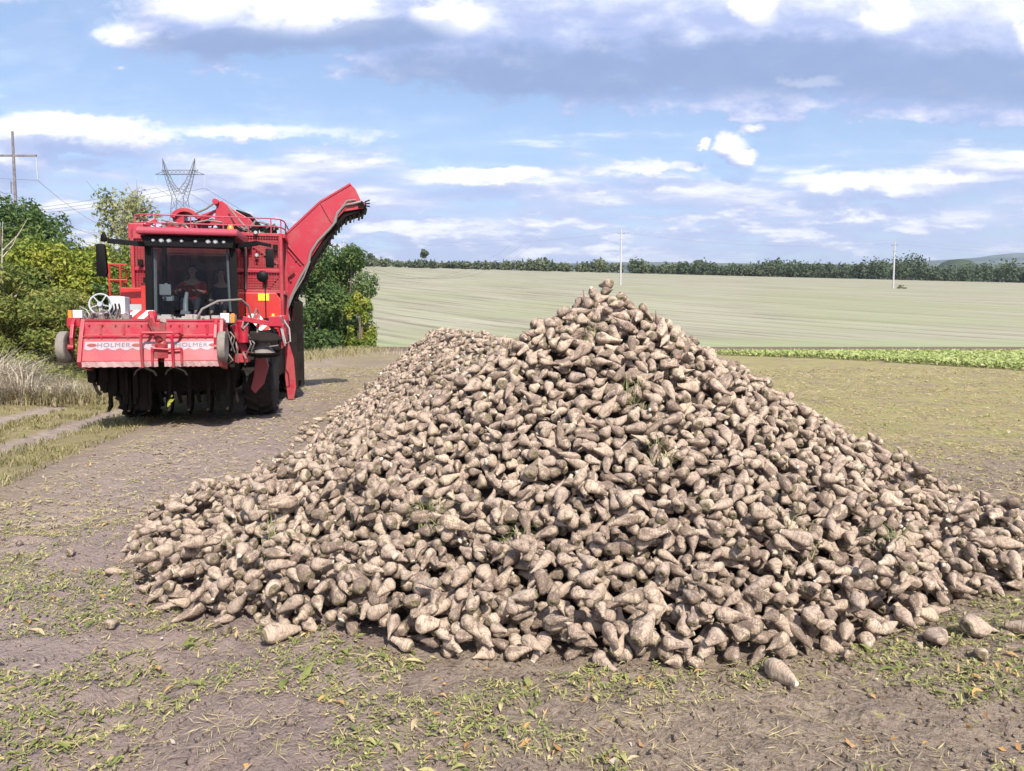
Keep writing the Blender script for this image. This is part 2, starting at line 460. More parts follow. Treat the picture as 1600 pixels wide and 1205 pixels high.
mr = random.Random(5)
mv, mf = [], []
for i in range(9):
    for k in range(28):
        a = 6.28318 * k / 28; t = i / 8
        rr = max(0.0, math.cos(t * 1.5708)) ** .8
        mv.append((1.0 * rr * math.cos(a) * (1 + .06 * math.sin(3 * a)), .8 * rr * math.sin(a), math.sin(t * 1.5708) + mr.uniform(-.02, .02)))
for i in range(8):
    for k in range(28): mf.append((i * 28 + k, i * 28 + (k + 1) % 28, (i + 1) * 28 + (k + 1) % 28, (i + 1) * 28 + k))
mound.add([(v[0] * 38 + 1490 * .598, v[1] * 40 + 1490, v[2] * 24 + 124) for v in mv], mf)
mo = mound.build('wooded_mound', far_material('mound_wood', (.035, .05, .03), (.05, .065, .035), .05), smooth=True)
tag(mo, 'dark wooded mound beyond the far tree line', kind='structure')
# ------------------------------------------------------------------ sugar beets
def beet_material():
    m, b = new_mat("beet_skin")
    L = b.attr('loc', 'Vector')
    oi = b.n('ShaderNodeObjectInfo').outputs['Random']
    t = b.m('FRACT', b.m('ADD', b.attr('tint'), oi))
    off = b.v('ADD', L, b.vec(b.m('MULTIPLY', t, 37), b.m('MULTIPLY', t, 11), b.m('MULTIPLY', t, 23)))
    x, y, z = b.xyz(off)
    blot = b.noise(b.v('MULTIPLY', off, (.6, 1.2, 1.2)), 15, 6, .64)
    fine = b.noise(off, 70, 5, .7)
    ring = b.noise(b.vec(b.m('MULTIPLY', x, 95), b.m('MULTIPLY', y, 16), b.m('MULTIPLY', z, 16)), 1, 3, .6)
    skin = b.ramp(b.m('FRACT', b.m('MULTIPLY', t, 7.3)), [(0, (.455, .355, .265)), (.35, (.40, .315, .25)), (.6, (.52, .415, .315)), (.8, (.37, .285, .225)), (1, (.48, .385, .28))])
    skin = b.mix(b.step(ring, .48, .62, 0, .7), skin, (.25, .175, .14))
    dirt = b.mix(b.step(fine, .35, .65), (.090, .062, .047), (.24, .178, .138))
    amt = b.m('MULTIPLY_ADD', b.m('FRACT', b.m('MULTIPLY', t, 3.7)), .22, -.11)
    d = b.step(b.m('ADD', b.m('ADD', blot, b.m('MULTIPLY', b.m('SUBTRACT', fine, .5), .6)), amt), .470, .575)
    c = b.mix(b.m('MULTIPLY', d, .90), skin, dirt)
    cr = b.attr('crown')
    cr = b.step(b.m('ADD', cr, b.m('MULTIPLY', b.m('SUBTRACT', fine, .5), .9)), .45, .75)
    c = b.mix(b.m('MULTIPLY', cr, .85), c, b.mix(b.step(fine, .4, .6), (.075, .058, .042), (.21, .18, .10)))
    c = b.mix(b.step(b.attr('crown'), -.5, -1.0), c, (.66, .60, .47))          # broken root ends show pale flesh
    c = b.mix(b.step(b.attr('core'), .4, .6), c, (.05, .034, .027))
    b.put(b.p.inputs['Base Color'], c)
    b.p.inputs['Roughness'].default_value = .82; b.p.inputs['Specular IOR Level'].default_value = .25
    h = b.m('ADD', b.m('MULTIPLY', fine, .6), b.m('ADD', b.m('MULTIPLY', ring, .5), blot))
    b.put(b.p.inputs['Normal'], b.bump(h, 1.0, .013))
    return m
BEET = beet_material()

class Beet:
    """one root: axis +x from leaf end to tail, centred near its belly"""
    def __init__(s, rng, nr, ns, kind):
        Rm = rng.uniform(.052, .074) if kind != 'long' else rng.uniform(.046, .066)
        L = Rm * {'stubby': rng.uniform(2.1, 2.7), 'pear': rng.uniform(2.9, 3.9), 'long': rng.uniform(4.0, 5.2)}[kind]
        cut = rng.uniform(.20, .36) if rng.random() < .45 else rng.uniform(.04, .12)
        if kind == 'stubby': cut = rng.uniform(.25, .5)
        tt = np.concatenate([[0, .0, .02, .06], np.linspace(.13, 1, nr - 4)])
        belly = rng.uniform(.24, .36)
        def prof(t):
            up = .42 + .58 * np.sin(np.clip(t / belly, 0, 1) * np.pi / 2) ** .8
            k = np.clip((t - belly) / (1 - belly), 0, 1)
            dn = cut + (1 - cut) * (1 - k ** rng_p) ** rng_q
            return np.where(t < belly, up, dn)
        rng_p, rng_q = rng.uniform(1.0, 1.6), rng.uniform(1.05, 1.85)
        pr = prof(tt); pr[0] = .12
        a = np.arange(ns) * 2 * np.pi / ns
        bend1, bend2 = rng.uniform(-.32, .32), rng.uniform(-.22, .22)
        cx = tt * L; cx[0] = .010 * 1; cy = bend1 * L * (tt ** 2); cz = bend2 * L * (tt ** 2.2)
        ph = rng.uniform(0, 6.28, 6); am = rng.uniform(.025, .085, 6)
        A, T = np.meshgrid(a, tt)
        rad = 1 + am[0] * np.cos(2 * A + ph[0] + 2 * T) + am[1] * np.cos(3 * A + ph[1]) + .6 * am[2] * np.cos(5 * A + ph[2] + 5 * T) \
            + .5 * am[3] * np.sin(17 * T + ph[3] + A) + .35 * am[4] * np.sin(31 * T + ph[4] - 2 * A)
        rad = rad + rng.normal(0, .017, rad.shape)
        fl = rng.uniform(.80, 1.0)
        rr = Rm * pr[:, None] * rad
        V = np.stack([np.broadcast_to(cx[:, None], rr.shape) + 0 * rr, cy[:, None] + rr * np.cos(A), cz[:, None] + rr * np.sin(A) * fl], -1).reshape(-1, 3)
        nrr = len(tt)
        i = np.arange(nrr * ns).reshape(nrr, ns); j = np.roll(i, -1, 1)
        F = np.stack([i[:-1], i[1:], j[1:], j[:-1]], -1).reshape(-1, 4)
        capa = [(i[0, k], i[0, (k + 1) % ns], i[0, (k + ns // 2) % ns], i[0, (k + ns // 2 - 1) % ns]) for k in range(0)]
        c0 = len(V)
        V = np.vstack([V, [[.012, 0, 0]], [[L * 1.0, cy[-1], cz[-1]]]])
        cap = []
        for k in range(0, ns, 2):
            cap.append((c0, i[0, (k + 2) % ns], i[0, (k + 1) % ns], i[0, k])[::-1])
            cap.append((c0 + 1, i[-1, k], i[-1, (k + 1) % ns], i[-1, (k + 2) % ns])[::-1])
        F = np.vstack([F, np.array(cap)])
        crown = np.concatenate([np.repeat(np.clip(1 - tt / .15, 0, 1) + (tt < .03) * .4, ns), [1.2, 0]])
        if cut > .2:
            crown[(nrr - 1) * ns: nrr * ns] = -1.1 if rng.random() < .30 else 0; crown[-1] = crown[(nrr - 1) * ns]
        s.ncrown = 4 * ns                                      # verts of the leaf-end rings
        ctr = np.array([L * .38, cy[nrr // 2] * .5, cz[nrr // 2] * .5])
        s.V = V - ctr; s.F = F; s.crown = crown; s.kind = kind; s.R = Rm; s.L = L; s.ns = ns
        k = [1 + (nrr - 1) * q // 8 for q in range(1, 9)]; k = [min(q, nrr - 1) for q in k]
        s.S = np.stack([cx[k] - ctr[0], cy[k] - ctr[1], cz[k] - ctr[2], Rm * pr[k] * .95], -1)
        s.S[0, 0] = max(s.S[0, 0], s.S[0, 3] * .5 - ctr[0])

brng = np.random.default_rng(11)
kinds = ['pear'] * 5 + ['stubby'] * 4 + ['long'] * 3
NEARV = [Beet(brng, 17, 16, kinds[i % 12]) for i in range(48)]
FARV = [Beet(brng, 10, 8, kinds[i % 12]) for i in range(24)]

# the heap: a cone in front, a long bank running away behind it to the left
CX, CY = .80, 6.50
RX0, RX1, GY0, GY1, RES = -5.2, 5.6, 2.9, 18.6, .02
gx = np.arange(RX0, RX1, RES); gy = np.arange(GY0, GY1, RES)
GX, GY = np.meshgrid(gx, gy)
def heap_target(X, Y):
    wob = (fbm(X * .9, Y * .9, 41) - .5) * .30
    dx = (X - CX) / np.where(X > CX, 3.62, 3.5); dy = (Y - CY) / np.where(Y < CY, 3.06, 3.0)
    pw = np.where((X > CX) & (Y < CY), 1.62, 2.0)
    d = (np.abs(dx) ** pw + np.abs(dy) ** pw + .0016) ** (1 / pw)
    cone = 2.27 * np.clip(1 - d, 0, 2) ** 1.05 - 1.2 * np.clip(d - 1, 0, 9) + wob * np.clip(d, 0, 1) * .7
    # concave foot
    rx = np.interp(Y, [5.0, 7, 10, 14, 17], [.55, .25, -.45, -1.38, -1.60])
    rh = np.interp(Y, [4.2, 5.0, 6.2, 8.0, 10, 14, 16.0, 18.2], [-.3, .5, 1.40, 1.80, 1.88, 1.98, 1.86, .0])
    w = np.interp(Y, [4.6, 7, 10, 14, 17], [2.0, 2.5, 2.55, 2.38, 2.3])
    rh = np.clip(rh, 0, 9)
    rid = rh * (1 - np.sqrt(((X - rx) / w) ** 2 + .003)) + wob * .3 - .02
    apron = 1.30 * np.clip(1 - np.hypot(X + .72, Y - 6.3) / 2.62, 0, 2) ** 1.25 - .02 + wob * .4
    tail = .42 * (1 - np.sqrt(((X - 3.2) / 1.6) ** 2 + ((Y - 5.7) / 1.3) ** 2 + .001)) + wob * .3
    t = np.maximum(np.maximum(cone, rid), np.maximum(apron, tail))
    return t + (fbm(X * 3, Y * 3, 77) - .5) * .10
T = heap_target(GX, GY)
G0 = near_relief(GX, GY)
T = np.where(T < .035, -1, T)
H = np.maximum(G0, T - .27)
CORE = H.copy()
OWN = np.full(H.shape, -1, np.int32)
GRADY, GRADX = np.gradient(np.where(T > 0, T, 0), RES)
import itertools
PLACED = []                               # variant, far?, matrix 3x3, origin, scale
prng = np.random.default_rng(5)

def basis(phi, n, roll, dip):
    """axis lies in the slope at heading phi, rolled about itself"""
    n = n / np.linalg.norm(n)
    t = np.array([math.cos(phi), math.sin(phi), 0.0]); t = t - n * t.dot(n); t /= np.linalg.norm(t)
    t = t * math.cos(dip) + n * math.sin(dip); b = np.cross(n, t); b /= np.linalg.norm(b); c = np.cross(t, b)
    b2 = b * math.cos(roll) + c * math.sin(roll); c2 = -b * math.sin(roll) + c * math.cos(roll)
    return np.stack([t, b2, c2], 1)

def settle(x, y, S, M, sc):
    C = S[:, :3] @ M.T * sc; r = S[:, 3] * sc
    x0 = int((x + (C[:, 0] - r).min() - RX0) / RES); x1 = int((x + (C[:, 0] + r).max() - RX0) / RES) + 2
    y0 = int((y + (C[:, 1] - r).min() - GY0) / RES); y1 = int((y + (C[:, 1] + r).max() - GY0) / RES) + 2
    if x0 < 1 or y0 < 1 or x1 >= H.shape[1] or y1 >= H.shape[0]: return None
    X = GX[y0:y1, x0:x1, None] - x - C[:, 0]; Y = GY[y0:y1, x0:x1, None] - y - C[:, 1]
    q = r * r - X * X - Y * Y
    ok = q > 0
    sq = np.sqrt(np.where(ok, q, 0))
    bot = np.where(ok, C[:, 2] - sq, 9).min(2); top = np.where(ok, C[:, 2] + sq, -9).max(2)
    fp = bot < 5
    h = H[y0:y1, x0:x1]
    gap = (h - bot)[fp]
    gap.sort()
    z = gap[-1 - len(gap) // 14]            # soil and soft contact: sinks in a little
    return z, (y0, y1, x0, x1), fp, top

def drop_heap():
    cand = np.argwhere((T > .03) & ((GY < 8.2) | (GX < np.interp(GY, [8, 18], [1.6, .1]))))
    misses = 0; kmax = 14000
    while misses < 700 and len(PLACED) < kmax:
        pick = cand[prng.integers(0, len(cand), 70)]
        df = T[pick[:, 0], pick[:, 1]] - H[pick[:, 0], pick[:, 1]]
        o = np.argsort(-df)[:5]
        if df[o[0]] < .04: misses += 1; continue
        best = None
        for q in o:
            iy, ix = pick[q]; x, y = GX[iy, ix], GY[iy, ix]
            far = y > 9.0
            vi = int(prng.integers(0, len(FARV if far else NEARV))); bt = (FARV if far else NEARV)[vi]
            sc = prng.uniform(.56, .86) + .14 * max(0.0, min(1.0, (T[iy, ix] - 1.3) / .7)) * (y < 8) * (.95 if far else 1.0)
            n = np.array([-GRADX[iy, ix], -GRADY[iy, ix], 1.0])
            M = basis(prng.uniform(0, 6.283), n, prng.uniform(0, 6.283), prng.normal(0, .26))
            r = settle(x, y, bt.S, M, sc)
            if r is None: continue
            z, bb, fp, top = r
            over = (z + top[fp]).mean() - T[bb[0]:bb[1], bb[2]:bb[3]][fp].mean()
            if best is None or over < best[0]: best = (over, vi, far, M, x, y, z, sc, bb, fp, top)
        if best is None or best[0] > .085 + (.07 if T[int((best[5]-GY0)/RES), int((best[4]-RX0)/RES)] < .2 else 0): misses += 1; continue
        over, vi, far, M, x, y, z, sc, bb, fp, top = best
        put(vi, far, M, x, y, z, sc, bb, fp, top)
def put(vi, far, M, x, y, z, sc, bb, fp, top):
    h = H[bb[0]:bb[1], bb[2]:bb[3]]; ow = OWN[bb[0]:bb[1], bb[2]:bb[3]]
    t = np.where(fp, z + top, -9); up = t > h
    h[up] = t[up]; ow[up] = len(PLACED)
    PLACED.append((vi, far, M, np.array([x, y, z]), sc))
drop_heap()
def fill_foot():
    """close the bare gaps between the lowest beets"""
    for k in range(3):
        gaps = np.argwhere((T > .09) & (T < .75) & (OWN < 0) & (GY < 9.5))
        for q in prng.permutation(len(gaps))[:2600]:
            iy, ix = gaps[q]
            if OWN[iy, ix] >= 0: continue
            vi = int(prng.integers(0, 48)); n = np.array([-GRADX[iy, ix], -GRADY[iy, ix], 1.0]); sc = prng.uniform(.5, .8)
            M = basis(prng.uniform(0, 6.283), n, prng.uniform(0, 6.283), prng.normal(0, .2))
            r = settle(GX[iy, ix], GY[iy, ix], NEARV[vi].S, M, sc)
            if r is None: continue
            z, bb, fp, top = r
            if (z + top[fp]).mean() - T[bb[0]:bb[1], bb[2]:bb[3]][fp].mean() < .15 - .03 * k + .05: put(vi, False, M, GX[iy, ix], GY[iy, ix], z, sc, bb, fp, top)
fill_foot()

def drop_at(x, y, vi, phi, sc=1.0, dip=0.0, roll=0.0):
    bt = NEARV[vi]; M = basis(phi, np.array([0, 0, 1.0]), roll, dip)
    r = settle(x, y, bt.S, M, sc)
    z, bb, fp, top = r
    put(vi, False, M, x, y, z, sc, bb, fp, top)
    return len(PLACED) - 1
def vpick(kind, k): return [i for i, b in enumerate(NEARV) if b.kind == kind][k]
LOOSE = {}
LOOSE[drop_at(.83, 6.48, vpick('pear', 3), 2.4, .75, -.25)] = 'sugar beet standing upright on the very peak of the heap'
# beets that rolled clear of the foot of the heap
for (x, y, kd, k, phi, sc, lab) in [
    (2.56, 3.98, 'pear', 1, .5, 1.15, 'big beet with peeled skin just clear of the heap, two small beets beside it'),
    (2.86, 3.98, 'pear', 4, 2.2, 1.0, 'outermost beet lying clear of the right end of the heap foot'),
    (2.30, 3.98, 'stubby', 2, 4.6, .8, 'small round beet between the heap and the big peeled beet'),
    (2.42, 3.70, 'stubby', 4, 1.0, .62, 'small dark round beet alone on bare soil in front of the heap'),
    (2.17, 3.83, 'stubby', 1, .4, .42, 'tiny beet piece on bare soil near the small dark beet'),
    (1.72, 3.68, 'stubby', 3, 2.0, .62, 'small half-buried beet on the soil before the front row'),
    (1.30, 3.48, 'long', 2, -1.0, 1.0, 'pale beet pointing outwards at the foremost edge of the heap'),
    (-2.30, 4.12, 'stubby', 0, 1.3, .55, 'lone muddy beet on open soil left of the heap'),
    (-3.30, 5.42, 'stubby', 1, 1.3, .60, 'lone dark beet lying on littered soil far left of the heap'),
    (-1.62, 4.08, 'stubby', 5, 2.8, .62, 'small round muddy beet a hand in front of the left foot'),
    (-1.30, 4.16, 'pear', 6, .8, .80, 'muddy beet touching the soil at the left foot edge')]:
    col = OWN[:, int((x - .10 - RX0) / RES): int((x + .10 - RX0) / RES)].max(1) >= 0
    foot = gy[np.argmax(col)] if col.any() else 9
    if x > -2: y = min(y, foot - .11 * sc)                       # just clear of the lowest row
    LOOSE[drop_at(x, y, vpick(kd, k), phi, sc)] = lab
for k in range(60):                        # a thin scatter round the rest of the foot
    y = prng.uniform(4.2, 16.5); x = np.interp(y, [4.2, 5, 7, 10, 14, 17], [-1.3, -2.65, -2.95, -3.15, -3.75, -3.85]) - abs(prng.normal(0, .10)) + .1
    drop_at(x, y, int(prng.integers(0, 48)), prng.uniform(0, 6.28), prng.uniform(.5, .9))

# which beets show largest: z-buffer the height map into the frame
def seen_counts():
    n = len(PLACED); W, Hh = 700, 527; f = 1155 * W / 1600
    ys, xs = np.nonzero(OWN >= 0)
    P = np.stack([GX[ys, xs], GY[ys, xs], H[ys, xs] - EYE], -1); ids = OWN[ys, xs]
    c, s = math.cos(R(4.086)), math.sin(R(4.086))
    d = P[:, 1] * c - P[:, 2] * s; v = P[:, 1] * s + P[:, 2] * c
    px = np.round(W / 2 + f * P[:, 0] / d).astype(int); py = np.round(Hh / 2 - f * v / d).astype(int)
    ok = (px >= 0) & (px < W) & (py >= 0) & (py < Hh)
    px, py, d, ids = px[ok], py[ok], d[ok], ids[ok]
    o = np.argsort(-d); buf = np.full((Hh, W), -1); buf[py[o], px[o]] = ids[o]
    return np.bincount(buf[buf >= 0].ravel(), minlength=n)
SEEN = seen_counts()
order = [i for i in np.argsort(-SEEN) if i not in LOOSE and not PLACED[i][1]]
SINGLE = set(order[:300 - len(LOOSE)]) | set(LOOSE)

BM_CACHE = {}
def beet_meshes(vi):
    """root mesh and the mesh of its dark leaf-end crown, shared by all beets of one shape"""
    if vi not in BM_CACHE:
        b = NEARV[vi]; ns = b.ns
        fc = (b.F < b.ncrown).all(1) | (b.F == len(b.V) - 2).any(1)
        out = []
        for sel, nm in ((~fc, 'sugar_beet'), (fc, 'beet_crown')):
            F = b.F[sel]; us, inv = np.unique(F, return_inverse=True)
            V = b.V[us]
            me = np_mesh(nm, V, inv.reshape(F.shape), {'loc': ('FLOAT_VECTOR', 'POINT', V), 'crown': ('FLOAT', 'POINT', b.crown[us]),
                         'tint': ('FLOAT', 'POINT', np.full(len(V), (vi * .137) % 1)), 'core': ('FLOAT', 'POINT', np.zeros(len(V)))}, smooth=True)
            me.materials.append(BEET); out.append(me)
        BM_CACHE[vi] = out
    return BM_CACHE[vi]

LOOK = {'pear': 'plump pear-shaped beet', 'stubby': 'short round beet', 'long': 'long tapering beet'}
def where_in_heap(p):
    x, y, z = p
    if z > 1.55: return 'near the peak of the front heap'
    a = math.atan2(x - CX, CY - y)
    if z < .28: return ('in the bottom row at the left corner of the heap' if a < -.62 else 'in the bottom row at the front of the heap' if a < .45 else 'in the bottom row at the right end of the heap')
    if z < .8: return 'low on the left shoulder of the heap' if a < -.5 else 'low on the front face of the heap' if a < .5 else 'low on the right flank of the heap'
    return 'halfway up the left shoulder of the heap' if a < -.5 else 'halfway up the front face of the heap' if a < .5 else 'halfway up the right flank of the heap'

for i in sorted(SINGLE):
    vi, far, M, p, sc = PLACED[i]
    mr_, mc_ = beet_meshes(vi)
    o = link('sugar_beet', mr_)
    o.matrix_world = Matrix.Translation(Vector(p)) @ Matrix([list(r) for r in M]).to_4x4() @ Matrix.Scale(float(sc), 4)
    lab = LOOSE.get(i) or f"{LOOK[NEARV[vi].kind]}, soil-caked, {where_in_heap(p)}"
    tag(o, lab, 'sugar beet', 'sugar beets of the heap')
    c = link('crown', mc_, parent=o)

def heap_rest():
    VV, FF, LL, CC, TT, KK = [], [], [], [], [], []; off = 0
    for i, (vi, far, M, p, sc) in enumerate(PLACED):
        if i in SINGLE: continue
        b = (FARV if far else NEARV)[vi]
        VV.append(b.V @ M.T * sc + p); FF.append(b.F + off); off += len(b.V)
        LL.append(b.V); CC.append(b.crown); TT.append(np.full(len(b.V), prng.random())); KK.append(np.zeros(len(b.V)))
    st = 3
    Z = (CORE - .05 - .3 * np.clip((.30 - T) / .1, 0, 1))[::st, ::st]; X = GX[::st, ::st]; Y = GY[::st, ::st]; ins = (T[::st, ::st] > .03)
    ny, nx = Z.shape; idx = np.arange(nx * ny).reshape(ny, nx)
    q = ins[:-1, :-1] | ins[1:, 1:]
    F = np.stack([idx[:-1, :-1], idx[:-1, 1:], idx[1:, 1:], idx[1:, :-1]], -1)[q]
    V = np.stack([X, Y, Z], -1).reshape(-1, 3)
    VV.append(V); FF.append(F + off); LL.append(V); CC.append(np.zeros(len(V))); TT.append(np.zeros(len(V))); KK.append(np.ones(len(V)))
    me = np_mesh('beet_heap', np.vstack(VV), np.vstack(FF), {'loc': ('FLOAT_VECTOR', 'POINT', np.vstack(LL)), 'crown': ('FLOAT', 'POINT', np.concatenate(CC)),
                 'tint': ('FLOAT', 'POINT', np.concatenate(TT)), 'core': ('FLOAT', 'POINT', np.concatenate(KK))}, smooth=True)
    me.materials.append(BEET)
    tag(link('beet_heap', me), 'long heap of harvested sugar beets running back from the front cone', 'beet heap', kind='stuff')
heap_rest()
print('beets', len(PLACED), 'singles', len(SINGLE), 'min seen', min(SEEN[i] for i in SINGLE if i not in LOOSE))
# ------------------------------------------------------------------ vegetation
def leaf_material(name, cols, trans=.35, rough=.6):
    """cols: list of colours picked by the per-leaf tint"""
    m, b = new_mat(name)
    t = b.attr('tint')
    n = len(cols)
    c = b.ramp(t, [(i / (n - 1), q) for i, q in enumerate(cols)])
    b.put(b.p.inputs['Base Color'], c); b.p.inputs['Roughness'].default_value = rough; b.p.inputs['Specular IOR Level'].default_value = .3
    if trans:
        tr = b.n('ShaderNodeBsdfTranslucent'); b.put(tr.inputs[0], c)
        mx = b.n('ShaderNodeMixShader'); mx.inputs[0].default_value = trans
        b.lk(b.p.outputs[0], mx.inputs[1]); b.lk(tr.outputs[0], mx.inputs[2]); b.lk(mx.outputs[0], b.out.inputs[0])
    return m
def bark_material(name, c1, c2):
    m, b = new_mat(name)
    P = b.obj(); n = b.noise(b.v('MULTIPLY', P, (1, 1, .25)), 24, 5, .7)
    b.put(b.p.inputs['Base Color'], b.mix(b.step(n, .35, .65), c1, c2)); b.p.inputs['Roughness'].default_value = .9
    b.put(b.p.inputs['Normal'], b.bump(n, .6, .01))
    return m
BARK = bark_material('bark', (.09, .07, .055), (.20, .165, .13))
PALEBARK = bark_material('dry_twig', (.27, .23, .18), (.42, .37, .30))
LM = {
    'dark': leaf_material('dark_leaves', [(.040, .075, .024), (.065, .120, .034), (.10, .16, .046), (.155, .205, .06)]),
    'mid': leaf_material('mid_green_leaves', [(.045, .085, .018), (.075, .125, .025), (.105, .15, .030), (.15, .19, .045)]),
    'olive': leaf_material('olive_leaves', [(.08, .12, .028), (.15, .18, .042), (.235, .25, .06), (.33, .31, .10)]),
    'yellow': leaf_material('yellowing_leaves', [(.075, .12, .02), (.15, .205, .028), (.25, .285, .04), (.36, .35, .06)]),
    'grey': leaf_material('willow_leaves', [(.16, .18, .08), (.24, .26, .11), (.32, .32, .14), (.38, .36, .20)]),
    'reed': leaf_material('dry_reed', [(.30, .25, .18), (.43, .37, .28), (.54, .48, .38), (.62, .56, .47)], .25, .8),
}

def leaf_quads(P, N, size, rng, aspect=.5, jit=.8):
    """one folded diamond leaf per point"""
    n = len(P)
    N = N + rng.normal(0, jit, (n, 3)); N /= np.linalg.norm(N, axis=1, keepdims=True) + 1e-9
    A = rng.normal(0, 1, (n, 3)); A -= N * (A * N).sum(1, keepdims=True); A /= np.linalg.norm(A, axis=1, keepdims=True) + 1e-9
    B = np.cross(N, A)
    s = size * rng.uniform(.6, 1.4, (n, 1))
    V = np.stack([P - A * s, P + B * s * aspect + N * s * .18, P + A * s, P - B * s * aspect + N * s * .18], 1).reshape(-1, 3)
    F = np.arange(4 * n).reshape(n, 4)
    return V, F

def crown_points(rng, lobes, n, shell=.62):
    """points through a crown made of leafy lobes; sprays poke out past the outline"""
    vol = np.array([l[3] * l[4] * l[5] for l in lobes]) ** .75; pick = rng.choice(len(lobes), n, p=vol / vol.sum())
    L = np.array(lobes)[pick]
    d = rng.normal(0, 1, (n, 3)); d /= np.linalg.norm(d, axis=1, keepdims=True)
    r = shell + (1 - shell) * rng.random((n, 1)) ** .8
    # clumping: pull each point towards one of many spray centres
    k = np.floor(np.abs(np.sin(d @ np.array([[3.1], [5.7], [4.3]]) * 2 + pick[:, None] * 1.7)) * 6) / 6
    r = r * (.70 + .45 * k)
    P = L[:, :3] + d * r * L[:, 3:6]
    return P, d
def make_lobes(rng, W, D, Hh, n, base=.12):
    lobes = []
    for i in range(n):
        z = Hh * (base + (1 - base) * rng.random() ** .85)
        env = math.sqrt(max(.05, 1 - ((z / Hh - .42) / .68) ** 2))
        a = rng.uniform(0, 6.28); q = rng.random() ** .5 * .78
        r = rng.uniform(.10, .26)
        rz = Hh * r * .62
        z = min(z, Hh - rz * .75)
        lobes.append((math.cos(a) * q * W / 2 * env, math.sin(a) * q * D / 2 * env, z, W * r * .72, D * r * .72, rz))
    return lobes
def make_bush(seed, x, y, W, Hh, leaf, n, size, label, cat='bush', name='bush', lobes_n=38, group=None, twig=0, shell=.62, depth=None, base=.10, tint=(0, 1)):
    rng = np.random.default_rng(seed); rr = random.Random(seed)
    root = empty(name, (x, y, gz1(x, y)))
    lob = make_lobes(rng, W, depth or W, Hh, lobes_n, base)
    for q in range(10):
        a_ = rng.uniform(0, 6.28); lob.append((math.cos(a_) * W * .30, math.sin(a_) * (depth or W) * .30, Hh * rng.uniform(.06, .16), W * .2, W * .2, Hh * .14))
    P, N = crown_points(rng, lob, n, shell)
    ok = P[:, 2] > .03
    P, N = P[ok], N[ok]
    N = N + np.array([0, 0, .5])
    V, F = leaf_quads(P, N, size * 1.22, rng)
    # each lobe leans to its own shade of the mix
    tl = np.clip(tint[0] + (tint[1] - tint[0]) * (fbm(P[:, 0] * 1.3 + seed, P[:, 2] * 1.3 + P[:, 1], seed) * 1.5 - .25 + rng.normal(0, .17, len(P))), 0, 1)
    me = np_mesh('crown', V, F, {'tint': ('FLOAT', 'POINT', np.repeat(tl, 4))})
    link('crown', me, LM[leaf], root)
    t = MB()
    for i in range(7):
        L = lob[rr.randrange(len(lob))]
        a = rr.uniform(0, 6.28); b0 = Vector((math.cos(a) * W * .05, math.sin(a) * W * .05, -.1)); e = Vector(L[:3]); mid = (b0 + e) / 2 + Vector((rr.uniform(-.2, .2), rr.uniform(-.2, .2), .25))
        r0 = .012 * Hh + .015
        t.tube([b0, (b0 + mid) / 2, mid, e], [r0, r0 * .8, r0 * .6, r0 * .2], 6)
    if twig:
        for i in range(twig):
            L = lob[rr.randrange(len(lob))]; d = Vector((rr.uniform(-1, 1), rr.uniform(-1, 1), rr.uniform(.3, 1.3))).normalized()
            p = Vector(L[:3]); q = p + Vector((d.x * L[3], d.y * L[4], d.z * L[5])) * rr.uniform(1.0, 1.7)
            t.tube([p, (p + q) / 2 + Vector((0, 0, .05)), q], [.018, .012, .004], 4)
    t.build('trunk', BARK, root)
    return tag(root, label, cat, group)

def PX(px, d): return (px - 800) / 1155 * d           # lateral metres of a bearing at distance d (plan layout of the hedge)
HG = 'trees and bushes of the left hedgerow'
make_bush(1, PX(45, 31), 31, 5.0, 6.9, 'dark', 22000, .075, 'tall dark green tree rising highest at the left end of the hedgerow', 'tree', 'tree', 30, HG)
make_bush(2, PX(-40, 29), 29, 3.6, 5.9, 'mid', 9000, .075, 'mid green tree cut by the left edge of the photo', 'tree', 'tree', 26, HG)
make_bush(3, PX(90, 25.5), 25.5, 3.8, 4.5, 'yellow', 17000, .062, 'bright yellow-green bush in front of the tall dark tree', group=HG)
make_bush(4, PX(15, 23.5), 23.5, 3.6, 3.7, 'olive', 14000, .055, 'olive bush with browning leaves above the dry reeds at the far left', group=HG)
make_bush(5, PX(150, 28), 28, 3.4, 4.2, 'mid', 11000, .065, 'mid green bush beside the left wing mirror of the harvester', group=HG)
make_bush(6, PX(205, 36), 36, 5.2, 8.2, 'grey', 7000, .085, 'airy grey-green willow with bare twigs behind the harvester cab', 'tree', 'willow', 30, HG, twig=70, shell=.3)
make_bush(7, PX(100, 23.5), 23.5, 3.0, 2.9, 'olive', 11000, .055, 'low olive bush directly left of the harvester header', group=HG, tint=(.1, 1))
make_bush(8, PX(170, 26), 26, 2.6, 3.2, 'dark', 8000, .065, 'dark green bush just behind the left platform rail of the harvester', group=HG, tint=(.3, 1))
make_bush(9, PX(240, 33), 33, 4.0, 5.0, 'yellow', 8000, .075, 'yellowing bush right behind the harvester hopper', group=HG)
make_bush(11, PX(145, 21.5), 24.5, 2.4, 2.2, 'yellow', 6000, .055, 'small yellow-green bush low behind the header of the harvester', group=HG)
make_bush(13, PX(536, 54), 54, 5.9, 7.3, 'dark', 22000, .098, 'big dark green acacia bush right of the unloading elevator', group=HG, lobes_n=40, tint=(.2, 1), base=.05)
make_bush(14, PX(563, 51), 51, 2.2, 3.9, 'yellow', 5500, .085, 'slim yellow-green bush against the dark acacia bush', group=HG, lobes_n=14)
make_bush(15, PX(487, 50), 50, 4.4, 6.4, 'dark', 12000, .095, 'dark green bush close behind the elevator foot', group=HG)
